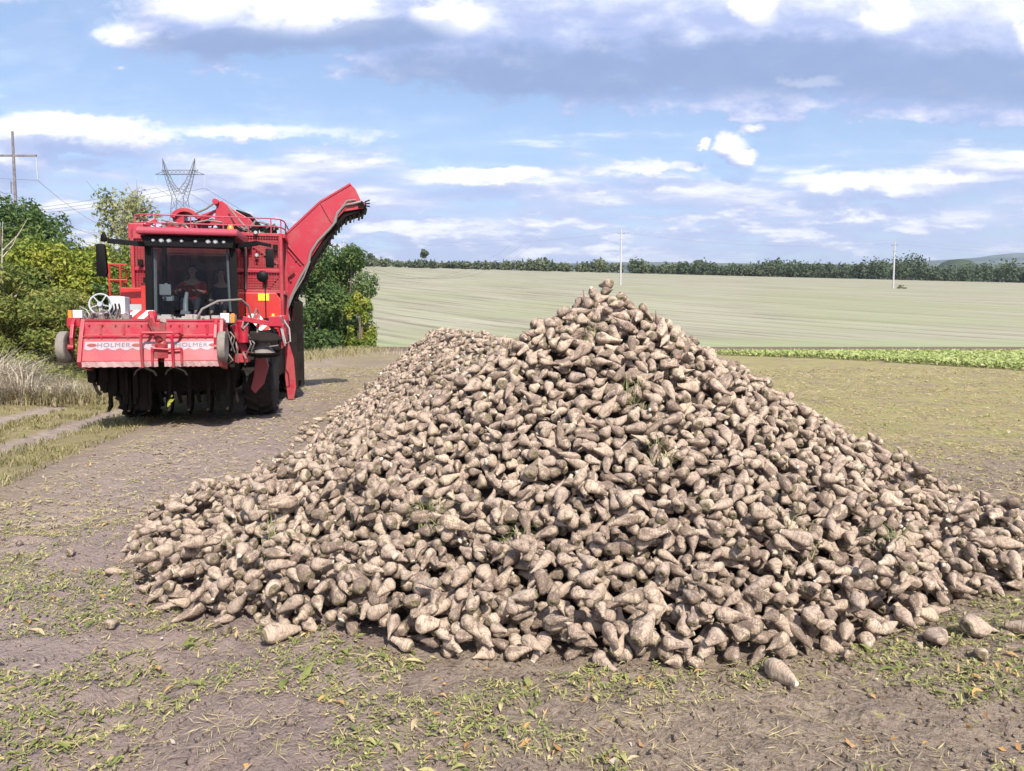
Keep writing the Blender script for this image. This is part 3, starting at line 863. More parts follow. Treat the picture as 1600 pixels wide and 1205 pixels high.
make_bush(16, PX(505, 66), 66, 6.0, 6.2, 'olive', 7000, .12, 'loose olive tree behind the big acacia bush', 'tree', 'tree', 26, HG)

make_bush(17, PX(60, 27), 27, 5.0, 5.2, 'mid', 14000, .07, 'broad mid green bush filling the gap under the tall dark tree', group=HG, lobes_n=34)
make_bush(18, PX(130, 34), 34, 6.0, 5.3, 'yellow', 13000, .085, 'wide yellow-green bush between the dark tree and the willow', group=HG, lobes_n=34)
make_bush(19, PX(60, 22.6), 22.6, 4.2, 2.7, 'olive', 14000, .05, 'wide low olive bush rising right out of the reeds', group=HG, lobes_n=30, tint=(0, .8))
make_bush(20, PX(190, 30), 30, 4.0, 5.2, 'yellow', 10000, .07, 'yellow-green bush showing between left mirror and cab', group=HG, tint=(0, .7))
make_bush(21, PX(125, 27), 26.6, 3.6, 4.4, 'yellow', 11000, .06, 'yellow-green bush standing left of the wing mirror', group=HG, tint=(0, .8))

# a dead sapling with bare pale limbs in front of the tall tree
ds = empty('dead_sapling', (PX(12, 23), 23.0, gz1(PX(12, 23), 23)))
t = MB(); rr = random.Random(4)
t.tube([(0, 0, -.1), (.03, 0, 1.8), (-.05, 0, 3.4), (.05, .0, 5.0)], [.05, .04, .025, .008], 6)
t.build('trunk', PALEBARK, ds)
for k in range(9):
    z = rr.uniform(2.0, 4.4); a = rr.uniform(0, 6.28); l = rr.uniform(.5, 1.1)
    t = MB(); t.tube([(0, 0, z), (math.cos(a) * l * .5, math.sin(a) * l * .5, z + l * .6), (math.cos(a) * l * .8, math.sin(a) * l * .8, z + l * 1.2)], [.02, .013, .004], 5)
    t.build('limb', PALEBARK, ds)
tag(ds, 'bare pale dead sapling in front of the tall dark tree', 'tree')

def blades(name, pts, h, w, rng, lean, mat, tint=None, curl=.35):
    """grass or reed blades: two-segment tapering strips"""
    n = len(pts); a = rng.uniform(0, 6.283, n); hh = h * rng.uniform(.5, 1.25, n); ww = w * rng.uniform(.6, 1.3, n)
    d = np.stack([np.cos(a), np.sin(a), np.zeros(n)], 1); sd = np.stack([-np.sin(a), np.cos(a), np.zeros(n)], 1)
    ln = lean * rng.uniform(.2, 1.4, n)
    up = np.array([0, 0, 1.0])
    m = pts + d * (ln * hh * .4)[:, None] + up * (hh * .6)[:, None]
    e = pts + d * (ln * hh * (1 + curl))[:, None] + up * (hh * np.clip(1 - ln * .3, .2, 1))[:, None]
    V = np.stack([pts - sd * ww[:, None], pts + sd * ww[:, None], m + sd * ww[:, None] * .8, m - sd * ww[:, None] * .8, e + sd * ww[:, None] * .15, e - sd * ww[:, None] * .15], 1).reshape(-1, 3)
    i = np.arange(n)[:, None] * 6
    F = np.concatenate([i + np.array([[0, 1, 2, 3]]), i + np.array([[3, 2, 4, 5]])])
    tt = rng.random(n) if tint is None else tint
    me = np_mesh(name, V, F, {'tint': ('FLOAT', 'POINT', np.repeat(tt, 6))})
    return link(name, me, mat)
grng = np.random.default_rng(8)
# dry reeds in front of the hedge
n = 15000
u = grng.random(n); yy = 17.2 + 5.2 * grng.random(n); cen = PX(20, yy) - .3
xx = cen + grng.normal(0, 1.25, n)
k = np.clip(fbm(xx * .8, yy * .8, 13) * 1.6 - .1, .15, 1.15)
hk = np.clip(fbm(xx * 1.4 + 3, yy * 1.4, 19, 3) * 2.2 - .5, .2, 1.25) * np.clip(1.15 - np.abs(xx - cen) / 2.6, .3, 1)
reed = blades('dry_reeds', np.stack([xx, yy, gz(xx, yy) - .02], 1), 1.05 * hk, .009, grng, 1.0, LM['reed'], curl=.6)
tag(reed, 'pale dry reeds and weeds along the foot of the hedge', 'reeds', kind='stuff')
n = 9000
yy = 17 + 33 * grng.random(n) ** 1.4; xx = PX(np.interp(yy, [17, 24, 34, 42, 50], [120, 190, 420, 520, 585]), yy) + grng.normal(0, .9, n) - .3
weed = blades('dry_weeds', np.stack([xx, yy, gz(xx, yy) - .02], 1), .42, .012, grng, .6, leaf_material('dry_weed', [(.19, .17, .07), (.30, .25, .13), (.40, .34, .22), (.22, .23, .08)], .25, .8))
tag(weed, 'low dry weeds along the grassy foot of the hedgerow', 'weeds', kind='stuff')
# grass between and beside the ruts
n = 46000
yy = 7 + 30 * grng.random(n) ** 1.3; uu = np.where(grng.random(n) < .62, grng.uniform(-9.0, -7.75, n), grng.uniform(-7.35, -6.2, n)); uu = np.where(grng.random(n) < .3, grng.uniform(-13, -9.55, n), uu)
xx = uu - .2 * (yy - 11); ok = (fbm(xx * 2.2, yy * 2.2, 31) > .42)
xx, yy = xx[ok], yy[ok]
vg = blades('verge_grass', np.stack([xx, yy, gz(xx, yy) - .01], 1), .085, .006, grng, .8, leaf_material('verge_blades', [(.12, .13, .04), (.20, .185, .07), (.29, .245, .12), (.38, .32, .19)], .25, .8))
tag(vg, 'short dry grass between the wheel ruts of the track', 'grass', kind='stuff')

# green strip of unharvested beets across the field
n = 95000
yy = 28.5 + 15 * grng.random(n); xx = grng.uniform(6, 62, n)
row = np.round(yy / .5) * .5 + grng.normal(0, .09, n); yy = row
ok = (yy > 44 - np.clip(xx / yy - .26, 0, .43) / .43 * 15 + (fbm(xx * .25, yy * 0, 5) - .5) * 2.5) & (xx < yy * .95 + 4) & (fbm(xx * .5, yy * .5, 61) > .26)
xx, yy = xx[ok], yy[ok]; n = len(xx)
P = np.stack([xx, yy, gz(xx, yy) + grng.uniform(.06, .30, n)], 1)
V, F = leaf_quads(P, np.tile([0, -.5, 1.0], (n, 1)), .105, grng, .45, .55)
gl = link('beet_leaves', np_mesh('beet_leaves', V, F, {'tint': ('FLOAT', 'POINT', np.repeat(grng.random(n), 4))}), leaf_material('beet_leaf', [(.17, .23, .06), (.27, .33, .10), (.37, .42, .15), (.46, .46, .22)], .3, .5))
tag(gl, 'green strip of unharvested beet leaves across the field', 'beet leaves', kind='stuff')
n = 1500
xx = grng.uniform(-8, 62, n); yy = 42.5 + 3 * grng.random(n)
wf = blades('dry_stalks', np.stack([xx, yy, gz(xx, yy)], 1), .38, .012, grng, .4, LM['reed'])
tag(wf, 'thin dry stalks along the far edge of the beet strip', 'stalks', kind='stuff')

# ------------------------------------------------------------------ chopped leaves and straw on the soil
def soil_z(x, y):
    return near_relief(x, y)
def litter():
    rng = np.random.default_rng(23)
    Vs, Fs, Ts, off = [], [], [], 0
    def patchy(n, x0, x1, y0, y1, seed, thr, pw=1.0):
        y = y0 + (y1 - y0) * rng.random(n) ** pw; f = .78 * y + .6
        x = np.clip(rng.uniform(-1, 1, n) * f, x0, x1)
        k = .5 + 1.25 * (fbm(x * .95, y * 1.3, seed, 4) * .7 + fbm(x * 5, y * 5, seed + 3, 2) * .3 - .5)
        ok = (k > thr) & (T_at(x, y) < .04)
        return x[ok], y[ok]
    def add(x, y, length, width, flat, tint, curl):
        nonlocal off
        n = len(x)
        a = rng.uniform(0, 6.283, n); l = length * np.clip(rng.lognormal(0, .38, n), .4, 1.8); w = width * np.clip(rng.lognormal(0, .35, n), .4, 1.8)
        d = np.stack([np.cos(a), np.sin(a), rng.normal(0, flat, n)], 1); s = np.stack([-np.sin(a), np.cos(a), rng.normal(0, flat, n)], 1)
        P = np.stack([x, y, soil_z(x, y) + rng.uniform(.004, .022, n)], 1)
        c = rng.normal(0, curl, n)
        up = np.array([0, 0, 1.0])
        p0 = P - d * l[:, None] / 2; p1 = P + d * l[:, None] / 2 + up * (np.abs(c) * l)[:, None]
        m = P + up * (c * l * .3 + .003)[:, None]
        V = np.stack([p0, m - s * w[:, None] / 2, p1, m + s * w[:, None] / 2], 1).reshape(-1, 3)
        Vs.append(V); Fs.append(np.arange(4 * n).reshape(n, 4) + off); off += 4 * n
        Ts.append(np.repeat(np.clip(tint + rng.normal(0, .035, n), 0, 1), 4))
    for (n, seed, thr, l, w, f, tints, curl) in [
        (28000, 101, .49, .032, .010, .25, (.10, .16, .22, .28), .25),       # chopped green leaf
        (34000, 101, .45, .024, .008, .3, (.22, .30, .38, .46), .3),              # yellow-green bits
        (13000, 140, .45, .065, .0035, .12, (.48, .56, .62), .1),        # straw and stalks
        (1100, 150, .52, .036, .015, .3, (.74, .82, .88), .35),         # orange and brown leaf
        (200, 101, .54, .075, .03, .2, (.18, .26, .34), .3)]:         # larger leaf blades
        x, y = patchy(n, -7, 7, 2.4, 6.4, seed, thr)
        add(x, y, l, w, f, rng.choice(tints, len(x)), curl)
    for (n, seed, thr, l, w, tints) in [(30000, 210, .50, .050, .018, (.24, .34, .44, .52)), (60000, 222, .44, .085, .008, (.50, .56, .62, .66)), (14000, 231, .47, .055, .024, (.16, .26, .64, .95, .66))]:
        x, y = patchy(n, -9, 40, 6.2, 31, seed, thr, 1.3)
        ok = (x + .2 * (y - 11) > -5.9)
        x, y = x[ok], y[ok]
        q_ = .55 + y / 16
        add(x, y, l * q_, w * q_, .12, rng.choice(tints, len(x)), .12)
    x, y = patchy(420, -7, 7, 2.4, 9, 301, .35); add(x, y, .022, .014, .5, np.full(len(x), .98), .3)
    # whole wilted beet leaves: curled strips with a folded midrib
    x, y = patchy(3000, -7, 7, 2.4, 7.5, 101, .475)
    n = len(x); a = rng.uniform(0, 6.283, n); L_ = .056 * np.clip(rng.lognormal(0, .35, n), .5, 1.9); W_ = L_ * rng.uniform(.20, .42, n)
    d_ = np.stack([np.cos(a), np.sin(a), 0 * a], 1); s_ = np.stack([-np.sin(a), np.cos(a), 0 * a], 1); up = np.array([0, 0, 1.0])
    z0 = soil_z(x, y); cu = rng.uniform(-.2, 1.0, n); tw = rng.normal(0, .5, n); rows_ = []
    for k, (t_, w_) in enumerate(((0, .10), (.25, .75), (.5, 1.0), (.75, .72), (1.0, .08))):
        c_ = np.stack([x, y, z0 + .006], 1) + d_ * (L_ * (t_ - .5))[:, None] + s_ * (np.sin(t_ * 3 + a) * L_ * .08)[:, None] + up * (np.clip(cu, 0, 1) * L_ * (.35 * t_ * t_) + .012 * np.sin(t_ * 3.14))[:, None]
        e_ = (s_ * np.cos(tw * t_)[:, None] + up * np.sin(tw * t_)[:, None] * .8)
        rows_ += [c_ - e_ * (W_ * w_ * .5)[:, None] + up * (W_ * w_ * .22)[:, None], c_, c_ + e_ * (W_ * w_ * .5)[:, None] + up * (W_ * w_ * .22)[:, None]]
    V = np.stack(rows_, 1).reshape(-1, 3); q = []
    for k in range(4):
        for j in range(2): q.append([3 * k + j, 3 * k + j + 1, 3 * k + j + 4, 3 * k + j + 3])
    F = (np.arange(n)[:, None, None] * 15 + np.array(q)[None]).reshape(-1, 4)
    Vs.append(V); Fs.append(F + off); off += len(V); Ts.append(np.repeat(rng.choice((.08, .14, .18, .22, .26, .30, .36, .50, .62, .74), n), 15))
    me = np_mesh('leaf_litter', np.vstack(Vs), np.vstack(Fs), {'tint': ('FLOAT', 'POINT', np.concatenate(Ts))})
    m = leaf_material('leaf_litter', [(.07, .10, .028), (.15, .18, .050), (.24, .26, .080), (.34, .32, .13), (.46, .40, .17), (.50, .42, .25), (.42, .32, .19), (.50, .28, .08), (.36, .19, .08), (.50, .46, .38)], .25, .7)
    tag(link('leaf_litter', me, m), 'chopped beet leaves and straw strewn over the soil', 'leaf litter', kind='stuff')
def T_at(x, y):
    ix = np.clip(((x - RX0) / RES).astype(int), 0, T.shape[1] - 1); iy = np.clip(((y - GY0) / RES).astype(int), 0, T.shape[0] - 1)
    inside = (x > RX0) & (x < RX1) & (y > GY0) & (y < GY1)
    return np.where(inside, np.where(OWN[iy, ix] >= 0, .5, np.where(T[iy, ix] > .12, .5, -1)), -1)
litter()
# clods and crumbs of earth
def clods():
    rng = np.random.default_rng(29); n = 15000
    y = 2.4 + 9 * rng.random(n) ** 1.5; x = rng.uniform(-1, 1, n) * (.78 * y + .5)
    ok = T_at(x, y) < .03; x, y = x[ok], y[ok]
    ft = np.array([q[3][:2] for q in PLACED if q[3][2] < .16 and q[3][1] < 10])          # crumbs shaken off along the foot of the heap
    ft = ft[rng.integers(0, len(ft), 9000)] + rng.normal(0, .13, (9000, 2))
    x = np.concatenate([x, ft[:, 0]]); y = np.concatenate([y, ft[:, 1]]); n = len(x)
    s = .0065 * np.clip(rng.lognormal(0, .6, n), .3, 4)
    o = np.array([[1, 0, 0], [0, 1, 0], [-1, 0, 0], [0, -1, 0], [0, 0, 1], [0, 0, -1]], float)
    P = np.stack([x, y, soil_z(x, y) + s * .3], 1)
    V = P[:, None, :] + o[None] * s[:, None, None] * rng.uniform(.6, 1.3, (n, 6, 3)) + rng.normal(0, .2, (n, 6, 3)) * s[:, None, None]
    f = np.array([[0, 1, 4], [1, 2, 4], [2, 3, 4], [3, 0, 4], [1, 0, 5], [2, 1, 5], [3, 2, 5], [0, 3, 5]])
    F = (np.arange(n)[:, None, None] * 6 + f[None]).reshape(-1, 3)
    tag(link('soil_clods', np_mesh('soil_clods', V.reshape(-1, 3), F, smooth=True), ground.data.materials[0]), 'crumbs and clods of dry earth', 'clods', kind='stuff')
clods()

# withered leaf tufts caught among the beets
TUFT = leaf_material('tuft_leaves', [(.10, .14, .04), (.19, .22, .08), (.31, .29, .14), (.42, .38, .25)], .3, .7)
def H_at(x, y): return float(H[int((y - GY0) / RES), int((x - RX0) / RES)])
for k, (x, y, lab) in enumerate([(.90, 5.35, 'green leaf tuft high on the front face, below the peak'), (.02, 4.42, 'wide grassy tuft in the middle of the heap front'), (-.52, 4.62, 'small green tuft left of the middle of the heap front'),
                                 (-1.62, 4.85, 'fresh green sprig on the left shoulder low above the ground'), (1.78, 4.5, 'pale straw tuft low on the right flank'), (-.35, 8.1, 'yellowing weed tuft on the saddle between cone and long bank'),
                                 (.62, 5.95, 'dark leaf tuft just below the peak beets'), (1.0, 4.9, 'thin grass tuft between beets in the middle right of the front face'), (2.35, 4.55, 'withered stalk tuft near the right end of the front row')]):
    rng = np.random.default_rng(60 + k); n = 60
    pts = np.stack([x + rng.normal(0, .045, n), y + rng.normal(0, .045, n), np.full(n, 0.0)], 1)
    pts[:, 2] = [H_at(a, b) - .03 for a, b in pts[:, :2]]
    o = blades('leaf_tuft', pts, .115, .0045, rng, 1.2, TUFT)
    tag(o, lab, 'leaf tuft', 'leaf tufts on the heap')

# ------------------------------------------------------------------ far tree line along the crest
def treeline():
    rng = np.random.default_rng(77)
    Vs, Ts, off = [], [], 0
    for k in range(430):
        fx = rng.uniform(-.23, .80); d = rng.uniform(352, 405)
        x = fx * d; h = rng.uniform(3.2, 5.8) * (1.0 + .75 * np.clip((fx - .05) / .45, 0, 1)); w = h * rng.uniform(.7, 1.3)
        if fx < .0: h *= .72
        h *= .45 + 1.1 * float(fbm(np.array([fx * 26]), np.array([3.3]), 88, 3)[0])
        n = 150
        P = rng.normal(0, 1, (n, 3)); P /= np.linalg.norm(P, axis=1, keepdims=True); P *= rng.uniform(.5, 1, (n, 1))
        P = P * np.array([w / 2, w / 2, h / 2]) * (1 + .25 * np.sin(P[:, :1] * 9 + k)) + np.array([x, d, float(gz(x, d)) + h * .46])
        V, _ = leaf_quads(P, P * 0 + [0, -.3, .6], .62, rng, .7, .9)
        Vs.append(V); Ts.append(np.repeat(np.clip(rng.uniform(.0, .8) * (1 - .55 * np.clip((fx - .1) / .3, 0, 1)) + rng.normal(0, .12, n), 0, 1), 4))
    V = np.vstack(Vs)
    me = np_mesh('tree_line', V, np.arange(len(V)).reshape(-1, 4), {'tint': ('FLOAT', 'POINT', np.concatenate(Ts))})
    m = leaf_material('tree_line_leaves', [(.06, .085, .05), (.085, .11, .06), (.12, .14, .075), (.17, .175, .095)], .2, .8)  # greens lightened towards grey: some haze is put into the leaf colour
    tag(link('tree_line', me, m), 'long row of trees along the crest of the stubble field', 'tree line', kind='stuff')
    return m
TLM = treeline()
def far_tree(seed, px, d, h, w, label, low=.35):
    rng = np.random.default_rng(seed); x = PX(px, d)
    root = empty('tree', (x, d, gz1(x, d) - .3))
    lob = [(rng.uniform(-.3, .3) * w, rng.uniform(-.3, .3) * w, h * rng.uniform(low, .92), w * rng.uniform(.2, .36), w * .3, h * .13) for _ in range(9)]
    P, N = crown_points(rng, lob, 700, .4)
    V, F = leaf_quads(P, N, .42, rng, .7, .9)
    link('crown', np_mesh('crown', V, F, {'tint': ('FLOAT', 'POINT', np.repeat(rng.uniform(.1, .6, len(P)), 4))}), TLM, root)
    t = MB(); t.tube([(0, 0, -.2), (.1, 0, h * .5), (0, 0, h * .9)], [.2, .14, .04], 6)
    for q in range(6): t.tube([(0, 0, h * .45), tuple(np.array(lob[q][:3]))], [.09, .03], 5)
    t.build('trunk', BARK, root)
    tag(root, label, 'tree', 'trees standing out of the far tree line')
far_tree(1, 664, 372, 9.6, 4.6, 'round-topped tall tree standing out of the thin left part of the tree line', .6)
far_tree(2, 582, 372, 7.0, 5, 'dark roundish tree near the left end of the tree line')
far_tree(3, 853, 375, 7.6, 3, 'slim tree standing out of the tree line left of the beet peak', .4)
far_tree(4, 1088, 372, 7.6, 5, 'broad tree just right of the beet peak on the skyline')
far_tree(5, 1203, 372, 7.2, 5, 'bushy tree standing out midway along the right tree line')
far_tree(6, 1366, 370, 8.4, 4, 'dark pointed tree close left of the right field pole', .2)
far_tree(7, 1415, 370, 8.8, 6, 'dark dense tree close right of the right field pole', .15)

# ------------------------------------------------------------------ power lines
def conc_material(name, c1, c2):
    m, b = new_mat(name)
    n = b.noise(b.obj(), 6, 5, .6)
    b.put(b.p.inputs['Base Color'], b.mix(b.step(n, .35, .65), c1, c2)); b.p.inputs['Roughness'].default_value = .85
    return m
CONC = conc_material('pole_concrete', (.36, .36, .36), (.46, .46, .45)); STEEL = conc_material('pylon_steel', (.08, .085, .10), (.13, .135, .15)); WIRE = conc_material('wire', (.10, .10, .11), (.14, .14, .15))
DWOOD = conc_material('weathered_pole', (.11, .10, .11), (.20, .18, .19)); INSUL = conc_material('insulator', (.30, .33, .36), (.42, .45, .48))
def field_pole(px, d, h, label):
    x = PX(px, d); root = empty('power_pole', (x, d, gz1(x, d)))
    t = MB(); t.lathe([(.23, -.5), (.21, h * .5), (.15, h)], (0, 0, 0), (0, 0, 1), 10); t.build('pole', CONC, root)
    t = MB(); t.bar((-.9, 0, h - 1.0), (.9, 0, h - 1.0), .12); t.bar((-.5, 0, h - 2.6), (.5, 0, h - 2.6), .12); t.build('crossarm', STEEL, root)
    for (a, z) in ((-.85, h - .9), (.85, h - .9), (0, h)):
        t = MB(); t.lathe([(.05, 0), (.09, .1), (.05, .2), (.09, .3), (.03, .42)], (a, 0, z), (0, 0, 1), 8); t.build('insulator', INSUL, root)
    return tag(root, label, 'power pole', 'concrete poles in the stubble field'), Vector((x, d, gz1(x, d) + h))
p1 = field_pole(968.5, 200, 14.6, 'pale concrete pole rising behind the peak of the beet heap')[1]
p2 = field_pole(1391.5, 199, 12.4, 'pale concrete pole standing on the right of the stubble field')[1]
p0 = field_pole(540, 290, 12.0, 'pale concrete pole at the left end of the far tree line')[1]
p3 = Vector((2 * p2.x - p1.x, 2 * p2.y - p1.y, gz1(2 * p2.x - p1.x, 199) + 12))
bu = PX(1400, 198); make_bush(41, bu + .6, 197.5, 2.6, .9, 'olive', 500, .12, 'small brown weed clump at the foot of the right field pole', 'weeds', 'weed_clump', 8)

def wire(name, a, b, sag, r, label=None, parent=None):
    a, b = Vector(a), Vector(b)
    P = [a.lerp(b, k / 24) - Vector((0, 0, 4 * sag * (k / 24) * (1 - k / 24))) for k in range(25)]
    o = MB().tube(P, r, 5).build(name, WIRE, parent)
    if label: tag(o, label, 'power line')
    return o
def span(pa, pb, offs, sag, r, label):
    root = empty('power_line', pa)
    for (ox, oz) in offs:
        wire('wire', Vector((ox, 0, oz)), pb - pa + Vector((ox, 0, oz)), sag, r, parent=root)
    tag(root, label, 'power line')
span(p1, p2, [(-.85, -.5), (.85, -.5), (0, .4)], 2.0, .006, 'thin wires between the two concrete field poles')
span(p0, p1, [(-.85, -.5), (.85, -.5), (0, .4)], 2.6, .006, 'thin wires from the left field pole to the pole behind the beet peak')
span(p2, p3, [(-.85, -.5), (.85, -.5), (0, .4)], 2.0, .006, 'thin wires leaving the right field pole out of the frame')

# wooden pole with one long crossarm at the far left
d = 62; x = PX(36, d); Hp = 17.4
wp = empty('power_pole', (x, d, gz1(x, d)))
MB().lathe([(.16, -.5), (.14, Hp * .5), (.09, Hp)], (0, 0, 0), (0, 0, 1), 12).build('pole', DWOOD, wp)
MB().bar((-2.6, 0, Hp - 1.95), (1.9, 0, Hp - 1.95), .13, .15).build('crossarm', DWOOD, wp)
for a in (-2.5, 1.85):
    MB().tube([(a, 0, Hp - 2.0), (a + .06, 0, Hp - 3.95)], .045, 6).build('insulator', INSUL, wp)
MB().tube([(0, 0, Hp - 4.6), (-.32, 0, Hp - 4.0), (-.3, 0, Hp - 5.0)], .05, 6).build('bracket', DWOOD, wp)
tag(wp, 'tall weathered pole with one long crossarm at the far left', 'power pole')
base = Vector((x, d, gz1(x, d)))
nxt = Vector((PX(205, 120), 120, gz1(PX(205, 120), 120)))
np_ = empty('power_pole', nxt)
HN = 12.0
MB().lathe([(.30, -.5), (.26, HN * .5), (.15, HN)], (0, 0, 0), (0, 0, 1), 12).build('pole', DWOOD, np_)
MB().bar((-2.6, 0, HN - .4), (1.9, 0, HN - .4), .17, .20).build('crossarm', DWOOD, np_)
tag(np_, 'shorter weathered pole half hidden behind the airy willow', 'power pole')
root = empty('power_line', base)
for (ax, zz) in ((-2.5, Hp - 3.95), (1.9, Hp - 3.95), (-.3, Hp - 5.0), (-.3, Hp - 6.8)):
    wire('wire', (ax, 0, zz), nxt - base + Vector((ax, 0, HN - .6 - (14 - zz) * .3)), 1.5, .016, parent=root)
    wire('wire', (ax, 0, zz), (ax - 26, -34, zz + 1), 1.5, .016, parent=root)
tag(root, 'sagging wires running from the far left pole past the willow', 'power line')

# steel lattice tower behind the harvester: waist, two horns and a bridge
d = 128; x = PX(289, d); lp = empty('lattice_pylon', (x, d, gz1(x, d)))
Hl = 23.8; top = Hl
def brace(mb, A, B, C, D, n, r):
    """zigzag between legs A-B and C-D"""
    A, B, C, D = map(Vector, (A, B, C, D))
    for k in range(n):
        p, q = A.lerp(B, k / n), C.lerp(D, (k + 1) / n); mb.tube([p, q], r, 4)
        p, q = C.lerp(D, k / n), A.lerp(B, (k + 1) / n); mb.tube([p, q], r, 4)
r = .055
body = MB()
zw = 17.1; bw, ww = 2.4, .95
cs = [(-1, -1), (1, -1), (1, 1), (-1, 1)]
for sx, sy in cs: body.tube([(sx * bw, sy * bw, -.3), (sx * ww, sy * ww, zw)], r, 5)
for i in range(4):
    a, c = cs[i], cs[(i + 1) % 4]
    brace(body, (a[0] * bw, a[1] * bw, 0), (a[0] * ww, a[1] * ww, zw), (c[0] * bw, c[1] * bw, 0), (c[0] * ww, c[1] * ww, zw), 8, r * .55)
body.build('lattice_body', STEEL, lp)
for sgn in (-1, 1):
    h = MB()
    for sy in (-.5, .5):
        h.tube([(sgn * ww, sy * 1.8, zw), (sgn * 1.9, sy * 1.2, top - 4.2), (sgn * 2.55, sy * .7, top - 2.0), (sgn * 2.75, 0, top)], r, 5)
        h.tube([(0 * sgn, sy * 1.8, zw + 1.0), (sgn * 1.3, sy * 1.4, top - 4.0), (sgn * 2.1, sy * .7, top - 2.0), (sgn * 2.75, 0, top)], r, 5)
        brace(h, (sgn * ww, sy * 1.8, zw), (sgn * 1.9, sy * 1.2, top - 4.2), (0, sy * 1.8, zw + 1.0), (sgn * 1.3, sy * 1.4, top - 4.0), 4, r * .5)
        brace(h, (sgn * 1.9, sy * 1.2, top - 4.2), (sgn * 2.55, sy * .7, top - 2.0), (sgn * 1.3, sy * 1.4, top - 4.0), (sgn * 2.1, sy * .7, top - 2.0), 3, r * .5)
    h.build('horn', STEEL, lp)
br = MB()
for zz in (top - 2.6, top - 1.9):
    br.tube([(-3.1, .3, zz), (3.1, .3, zz)], r, 5)
br.tube([(-4.2, .3, top - 2.65), (-2.2, .3, top - 1.9)], r, 5); br.tube([(4.2, .3, top - 2.65), (2.2, .3, top - 1.9)], r, 5); br.tube([(-4.2, .3, top - 2.65), (4.2, .3, top - 2.65)], r, 5)
brace(br, (-3.1, .3, top - 2.6), (3.1, .3, top - 2.6), (-3.1, .3, top - 1.9), (3.1, .3, top - 1.9), 9, r * .5)
br.build('bridge', STEEL, lp)
for a in (-4.15, 0, 4.15):
    MB().tube([(a, .3, top - 2.65), (a, .3, top - 4.9)], .05, 5).build('insulator', INSUL, lp)
tag(lp, 'steel lattice pylon with two horns behind the harvester', 'pylon')
root = empty('power_line', (x, d, gz1(x, d)))
for a in (-4.15, 0, 4.15):
    wire('wire', (a, .3, top - 4.9), (a - 75, -40, top - 12), 5, .03, parent=root)
    wire('wire', (a, .3, top - 4.9), (a + 60, 160, top + 4), 14, .03, parent=root)
tag(root, 'thin wires hanging from the lattice pylon', 'power line')

# ------------------------------------------------------------------ the air between here and the far hills
hz_m = bpy.data.materials.new("haze"); hz_m.use_nodes = True
hn = NT(hz_m.node_tree); hz_m.node_tree.nodes.clear()
ho = hn.n('ShaderNodeOutputMaterial'); pv = hn.n('ShaderNodeVolumePrincipled')
pv.inputs['Color'].default_value = (.72, .82, .95, 1); pv.inputs['Density'].default_value = 1.15e-4; pv.inputs['Anisotropy'].default_value = .2
hn.lk(pv.outputs[0], ho.inputs['Volume'])
hzb = MB().box(-9800, 9800, -60, 9800, -60, 760).build('haze', hz_m)
tag(hzb, 'thin blue haze over the distant country', kind='stuff')
# ------------------------------------------------------------------ the beet harvester
def paint(name, col, rough=.42, dust=.32, dcol=(.20, .115, .095), metal=0.0, coat=.2):
    m, b = new_mat(name)
    P = b.obj()
    n1 = b.noise(P, 2.2, 6, .65); n2 = b.noise(P, 26, 5, .7)
    z = b.xyz(b.n('ShaderNodeNewGeometry').outputs['Normal'])[2]
    f = b.m('ADD', b.step(b.m('ADD', n1, b.m('MULTIPLY', b.m('SUBTRACT', n2, .5), .5)), .42, .78), b.m('MULTIPLY', b.step(z, .3, 1.0), .55), clamp=True)
    scuff = b.step(b.noise(b.v('MULTIPLY', P, (1, 1, 2.2)), 3.1, 6, .75), .60, .72)
    oz = b.xyz(P)[2]
    mud = b.step(b.m('MULTIPLY_ADD', oz, -.20, b.m('ADD', n1, b.m('MULTIPLY', n2, .3))), .30, .52)
    f = b.m('MULTIPLY', b.m('ADD', b.m('ADD', f, b.m('MULTIPLY', scuff, .7)), mud, clamp=True), dust)
    b.put(b.p.inputs['Base Color'], b.mix(f, col, dcol))
    b.put(b.p.inputs['Roughness'], b.m('MULTIPLY_ADD', f, .5, rough)); b.p.inputs['Metallic'].default_value = metal
    b.p.inputs['Specular IOR Level'].default_value = .5 if coat else .12
    b.p.inputs['Coat Weight'].default_value = coat; b.p.inputs['Coat Roughness'].default_value = .25
    b.put(b.p.inputs['Normal'], b.bump(n2, .06, .01))
    return m
RED = paint('red_paint', (.32, .0035, .020)); RED2 = paint('orange_red_paint', (.42, .013, .010), dust=.2); DRED = paint('worn_dark_red', (.20, .008, .012), .6, .5)
PINK = paint('faded_red_roof', (.34, .035, .065), .5, .35); BLK = paint('black_plastic', (.004, .004, .005), .5, .02, coat=0); GREY = paint('grey_trim', (.33, .35, .36), .5, .15)
DARK = paint('shaded_muddy_steel', (.009, .007, .006), .85, .3, (.045, .034, .028), coat=0); WHITE = paint('white_paint', (.50, .50, .52), .45, .12); YEL = paint('yellow_sticker', (.85, .60, .01), .5, .05)  # steel base near black: underbody shade put into its colour, mud over it
ORG = paint('orange_lens', (.80, .20, .01), .25, .0); HOSE = paint('hose_rubber', (.16, .15, .14), .6, .4); STEELM = paint('bare_steel', (.42, .40, .37), .4, .4, metal=.6, coat=0)
SKIRT = paint('pale_rubber', (.42, .26, .26), .8, .4); TYRE = paint('tyre_rubber', (.016, .015, .015), .85, .35, (.08, .066, .058), coat=0); TYREG = paint('dusty_tyre', (.16, .145, .13), .9, .6, (.26, .22, .19), coat=0)
LAMP = paint('lamp_glass', (.34, .35, .36), .12, .05, coat=1); RIM = paint('rim_paint', (.40, .02, .03), .5, .5)
